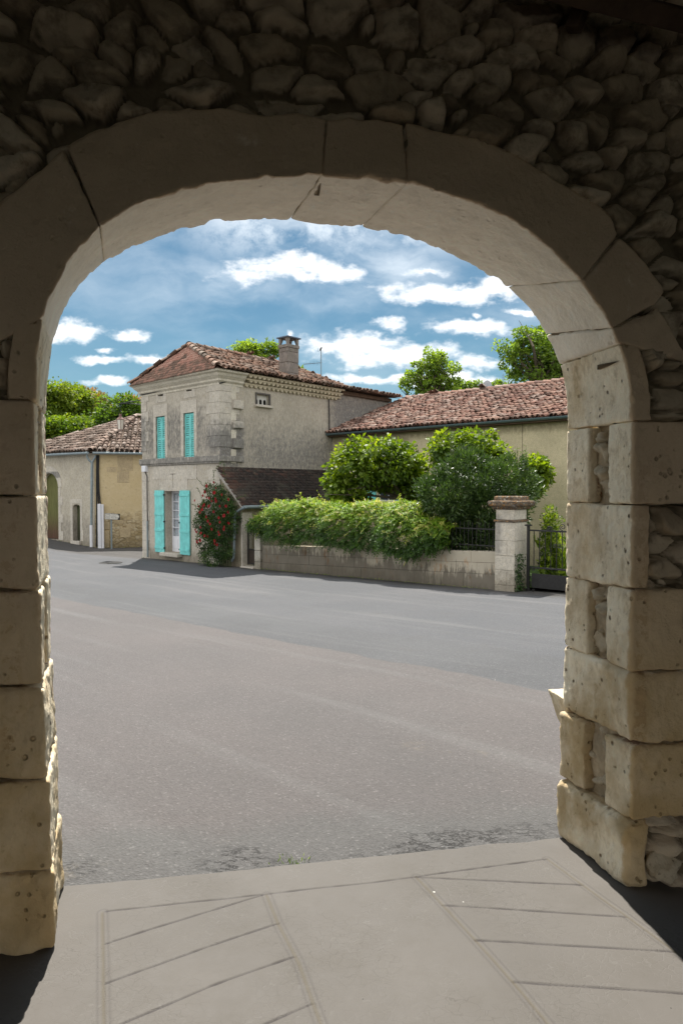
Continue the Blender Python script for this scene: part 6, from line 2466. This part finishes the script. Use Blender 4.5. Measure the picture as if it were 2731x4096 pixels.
M_RED = mk_rose()
rv, rf = [], []
for ring, (nr, rad, hz, tilt) in enumerate(((6, .050, -.012, .35), (5, .034, .004, .8), (4, .018, .014, 1.25))):
    for q in range(nr):
        th = 2 * math.pi * (q + ring * .4) / nr
        n0 = len(rv)
        for (u_, w_) in ((0, -.3), (0, .3), (.6, .62), (1, .35), (1, -.35), (.6, -.62)):
            rr_ = rad * u_ * math.cos(tilt) + .006
            zz_ = hz + rad * u_ * math.sin(tilt)
            a_ = th + w_ * .9
            rv.append((rr_ * math.cos(a_), rr_ * math.sin(a_), zz_))
        rf += [(n0, n0 + 1, n0 + 2, n0 + 5), (n0 + 5, n0 + 2, n0 + 3, n0 + 4)]
RSP = [(603, 1150), (590, 1195), (655, 1122), (672, 1165), (715, 1215), (765, 1250), (575, 1222), (605, 1235), (622, 1240), (668, 1245), (672, 1262), (515, 1258), (585, 1290), (568, 1325), (575, 1300), (620, 1300), (745, 1298), (762, 1345), (600, 1378), (553, 1345), (730, 1370), (700, 1418), (692, 1385), (765, 1425), (628, 1432), (732, 1452), (730, 1470), (558, 1455), (640, 1470), (520, 1475), (528, 1490), (690, 1490), (588, 1518), (612, 1522), (695, 1510), (662, 1555), (665, 1575), (680, 1585), (533, 1562), (555, 1552), (658, 1200), (640, 1262), (700, 1300), (655, 1340), (545, 1300), (612, 1410), (560, 1500)]
first = None
for (x_, y_) in RSP:
    p = HF.hit(*a2(x_, y_), 1, -.62 if y_ > 1180 else -.52)
    if first is None:
        o = mesh('blossom', rv, rf, M_RED)
        first = o
        COL.objects.unlink(o); COL.objects.link(o)
    else:
        o = first.copy()
        COL.objects.link(o)
    o.parent = ROSE
    s_ = rg.uniform(.8, 1.3)
    Mx = HF.M @ Matrix.Translation(p) @ Matrix.Rotation(rg.uniform(0, 6.28), 4, 'Y') @ Matrix.Rotation(R(90) + rg.uniform(-.5, .5), 4, 'X') @ Matrix.Scale(s_, 4)
    o.matrix_local = TM[ROSE.name].inverted() @ Mx

# plants behind the gate
rg = np.random.default_rng(81)
GP = thing('garden_plants', 'lush broad leaved green plants growing behind the black garden gate', 'plants', HF, (11.3, 1.2, -.6))
n_ = 1500
bx = rg.uniform(10.55, 13.2, n_); by = rg.uniform(.55, 2.3, n_)
hz_ = -.55 + rg.random(n_) * (1.0 + .15 * np.sin(bx * 5))
P = np.stack([bx, by, hz_], 1)
D = nrm(rg.normal(size=(n_, 3)) * .7 + [0, 0, 1.1])
leaves('foliage', P, D, nrm(rg.normal(size=(n_, 3)) + [0, -.3, .5]), rg.uniform(.14, .30, n_), rg.uniform(.05, .10, n_), np.clip(rg.random(n_) * .8 + .2, 0, 1), M_LINDEN, GP, HF)
BU = thing('slim_bush', 'narrow upright leafy bush just behind the tall pier beside the black gate', 'bush', HF, (10.75, .95, -.6))
b_ = [((10.78, .95, z_), (.26 - .03 * i, .25, .35), 1) for i, z_ in enumerate((-.3, .1, .5, .85))]
P, cid, outd, Cc = clumpy(b_, 130, 26, .13, rg, .3)
N = len(P)
leaves('foliage', P, nrm(outd + rg.normal(size=(N, 3)) * .6 + [0, 0, .3]), nrm(rg.normal(size=(N, 3)) + [0, 0, .6]), .06 * rg.uniform(.7, 1.3, N), .032 * rg.uniform(.7, 1.3, N), np.clip(rg.random(N), 0, 1), M_LINDEN, BU, HF)
MB().tube([(10.78, .95, -.8), (10.8, .95, .2), (10.76, .95, .9)], [.03, .02, .008], 6).build('stem', M_BARK, BU, HF)
# ivy at the pier foot
IV = thing('pier_ivy', 'small patch of ivy climbing the foot of the tall gate pier beside the gate', 'ivy', HF, (px1 + .04, .1, PB))
n_ = 420
P = np.stack([rg.normal(px1 + .06, .035, n_), rg.uniform(-.04, .25, n_), PB + rg.random(n_) ** 1.3 * .85], 1)
leaves('foliage', P, nrm(rg.normal(size=(n_, 3)) + [0, -.5, 0]), nrm(rg.normal(size=(n_, 3)) * .6 + [.3, -1, .2]), .045 * rg.uniform(.7, 1.3, n_), .036 * rg.uniform(.7, 1.3, n_), rg.random(n_) * .7, M_ROSEL, IV, HF)

# weeds along the foot of walls and slab
def weeds(name, label, pts, n, h, mat, seed):
    rg = np.random.default_rng(seed)
    pts = np.array(pts, float)
    seg = rg.integers(0, len(pts) - 1, n)
    t = rg.random((n, 1))
    P = pts[seg] + (pts[seg + 1] - pts[seg]) * t + rg.normal(size=(n, 3)) * [.03, .03, 0]
    P[:, 2] = G(P[:, 0], P[:, 1]) if name != 'slab_weeds' else -.03
    D = nrm(rg.normal(size=(n, 3)) * .6 + [0, 0, 1])
    o = leaves(name, P, D, nrm(rg.normal(size=(n, 3))), h * rg.uniform(.5, 1.4, n), h * .16 * np.ones(n), rg.random(n), mat, None, WORLD)
    tag(o, label, 'weeds', kind='stuff')


wl = [HF.w([x_, -.03, 0]) for x_ in (2.0, 5.5, 9.8)]
weeds('grass_tufts', 'thin grass and weeds along the foot of the garden wall', wl, 420, .055, M_TREE, 91)
wl = [HF.w([x_, -.03, 0]) for x_ in (WL, -1, 0)]
weeds('grass_tufts', 'thin grass along the foot of the house front', wl, 90, .05, M_TREE, 92)
wl = [BL.w([-7, -.03, 0]), BL.w([0, -.05, 0]), BF.w([2, -.05, 0]), BF.w([4, -.05, 0])]
weeds('grass_tufts', 'thin grass along the foot of the barn walls', wl, 300, .06, M_TREE, 93)
e0 = hit_ground(100 + 1290 * .829, 3100 + 440 * .829)
weeds('slab_weeds', 'small green weed in the crack beside the hall floor', [e0 - [.03, 0, 0], e0 + [.03, .01, 0]], 40, .025, M_TREE, 94)
# ================================================================== SKY, SUN, CAMERA
SUN_EL, SUN_AZ = 61.0, (-.146, .989)       # towards the sun
SKYS = .14
w = bpy.data.worlds.new('World')
scene.world = w
w.use_nodes = True
w.node_tree.nodes.clear()
m = NT(tree=w.node_tree)
sky = m.N.new('ShaderNodeTexSky')
sky.sky_type = 'NISHITA'
sky.sun_disc = False
sky.sun_elevation = R(SUN_EL)
sky.sun_rotation = math.atan2(SUN_AZ[0], SUN_AZ[1])
sky.altitude = 120
sky.air_density = 1.0
sky.dust_density = .6
sky.ozone_density = 2.0
gen = m.co('Generated')
x, y, z = m.xyz(gen)
ys = m.math('MAXIMUM', y, .05)
a = m.math('DIVIDE', x, ys)
b = m.math('DIVIDE', z, ys)
front = m.mr(y, .15, .4)
v = m.cmb(a, b, 0)
base = m.mix(1, sky.outputs[0], (.135, .195, .195), 'MULTIPLY')
# lighter towards the horizon
base = m.mix(m.mr(z, .26, .02, 0, .55), base, (.9, 1.45, 1.75))
warp = m.vm('SCALE', m.vm('SUBTRACT', m.noise(v, 7, 5, .6, color=True), (.5, .5, .5)), scale=.055)
vw = m.vm('ADD', v, warp)
CL = [(165, 770, 88, 26), (310, 783, 44, 15), (345, 832, 58, 14), (235, 832, 62, 9), (250, 812, 28, 7), (245, 882, 55, 10),
      (625, 616, 112, 30), (735, 630, 90, 24), (1015, 668, 135, 29), (1130, 658, 70, 26), (985, 622, 55, 12), (895, 740, 42, 15),
      (1075, 748, 105, 20), (1200, 705, 50, 9), (815, 790, 130, 30), (905, 818, 155, 32), (1100, 840, 85, 24), (1060, 880, 150, 22), (1090, 718, 14, 8),
      (880, 875, 150, 14), (1420, 620, 160, 26), (-60, 700, 120, 26), (1400, 800, 120, 26), (660, 770, 12, 14), (-100, 860, 120, 20), (1330, 740, 70, 12)]
acc = None
for (cx, cy, rx, ry) in CL:
    d = ray(cx * D2S, cy * D2S)
    ca, cb = d[0] / d[1], d[2] / d[1]
    q = m.vm('MULTIPLY', m.vm('SUBTRACT', vw, (ca, cb, 0)), (2700 / (rx * D2S), 2700 / (ry * D2S), 0))
    ln = m.math('SUBTRACT', 1, m.vm('LENGTH', q))
    acc = ln if acc is None else m.math('SMOOTH_MAX', acc, ln, .25)
fine = m.noise(m.sc(v, (1, 1.7, 1)), 26, 7, .62)
mid = m.noise(m.sc(v, (1, 1.8, 1)), 11, 4, .55)
acc = m.math('ADD', acc, m.math('MULTIPLY', m.math('SUBTRACT', fine, .5), 2.2))
acc = m.math('ADD', acc, m.math('MULTIPLY', m.math('SUBTRACT', mid, .5), 1.8))
cum = m.mr(acc, -.22, .85)
thick = m.mr(acc, .2, 1.0)
# thin high cloud: streaks and ripples
st = m.noise(m.sc(m.vm('ADD', v, m.vm('SCALE', warp, scale=1.2)), (1, 2.4, 1)), 3.6, 6, .55)
hi = m.mr(b, .10, .42, .12, 1)
sidew = m.math('SUBTRACT', 1, m.math('MULTIPLY', m.mr(a, -.1, -.35), .6))
cir = m.math('MULTIPLY', m.math('MULTIPLY', m.mr(st, .38, .78), hi), sidew)
rot = m.cmb(m.math('ADD', m.math('MULTIPLY', a, .35), m.math('MULTIPLY', b, 1.0)), m.math('MULTIPLY', a, .5), 0)
wv = m.N.new('ShaderNodeTexWave')
wv.wave_type = 'BANDS'
m.put(wv.inputs['Vector'], m.vm('ADD', rot, m.vm('SCALE', warp, scale=.35)))
wv.inputs['Scale'].default_value = 30
wv.inputs['Distortion'].default_value = 7.0
wv.inputs['Detail'].default_value = 3
rip = m.math('MULTIPLY', wv.outputs['Fac'], m.math('MULTIPLY', m.band(a, .04, .14, .07), m.band(b, .25, .34, .05)))
cir = m.math('MAXIMUM', cir, m.math('MULTIPLY', m.math('MULTIPLY', rip, m.mr(st, .4, .65)), .5))
low = m.math('MULTIPLY', m.mr(b, .14, .08), m.mr(a, .0, .12))
cir = m.math('MAXIMUM', cir, m.math('MULTIPLY', low, m.mr(st, .2, .7, .3, .85)))
topw = m.math('MULTIPLY', m.mr(b, .30, .42), m.math('MULTIPLY', m.mr(m.noise(v, 9, 6, .65), .38, .62), m.band(a, -.2, .2, .1)))
cir = m.math('MAXIMUM', cir, m.math('MULTIPLY', topw, .95))
cumc = m.mix(m.math('MULTIPLY', thick, m.mr(mid, .45, .7)), (CW_, CW_, CW_), (CW_ * .74, CW_ * .77, CW_ * .81))
col = m.mix(m.math('MULTIPLY', m.math('MULTIPLY', cir, front), .82), base, (CW_ * .93, CW_ * .97, CW_))
# unseen rest of the sky: bright cumulus added as fill for the shaded facades
nb = m.noise(m.sc(gen, (1, 1, 2.2)), 2.6, 6, .6)
backc = m.math('MULTIPLY', m.mr(nb, .40, .52), m.mr(z, -.02, .08))
backc = m.math('MULTIPLY', backc, m.math('SUBTRACT', 1, m.mr(y, .1, .35)))
col = m.mix(backc, col, (CW_ * 1.5, CW_ * 1.5, CW_ * 1.5))
# cumulus ahead, laid over the rest of the sky
cu2 = m.math('MULTIPLY', cum, front)
col = m.mix(cu2, col, cumc)
bg = m.N.new('ShaderNodeBackground')
m.put(bg.inputs[0], col)
bg.inputs[1].default_value = SKYS
wo_ = m.N.new('ShaderNodeOutputWorld')
m.L.new(bg.outputs[0], wo_.inputs[0])

sl = bpy.data.lights.new('sun', 'SUN')
sl.energy = SUN_E
sl.angle = R(.53)
sl.color = (1, .955, .88)
so = bpy.data.objects.new('sun', sl)
COL.objects.link(so)
ce = math.cos(R(SUN_EL))
to = Vector((SUN_AZ[0] * ce, SUN_AZ[1] * ce, math.sin(R(SUN_EL))))
so.rotation_euler = to.to_track_quat('Z', 'Y').to_euler()
so.location = (0, 10, 30)

cam = bpy.data.cameras.new('camera')
cam.sensor_fit = 'HORIZONTAL'
cam.sensor_width = 24.0
cam.lens = 24.0 * F / 2731.0
cam.clip_start = .05
cam.clip_end = 3000
cob = bpy.data.objects.new('camera', cam)
COL.objects.link(cob)
cob.location = (0, 0, CZ)
cob.rotation_euler = (R(90) - PITCH, 0, 0)
scene.camera = cob
scene.render.engine = 'CYCLES'
scene.cycles.max_bounces = 10
scene.cycles.diffuse_bounces = 6
scene.cycles.transparent_max_bounces = 8
scene.view_settings.view_transform = 'Standard'
scene.view_settings.look = 'None'
scene.view_settings.exposure = EXPO
scene.view_settings.gamma = 1
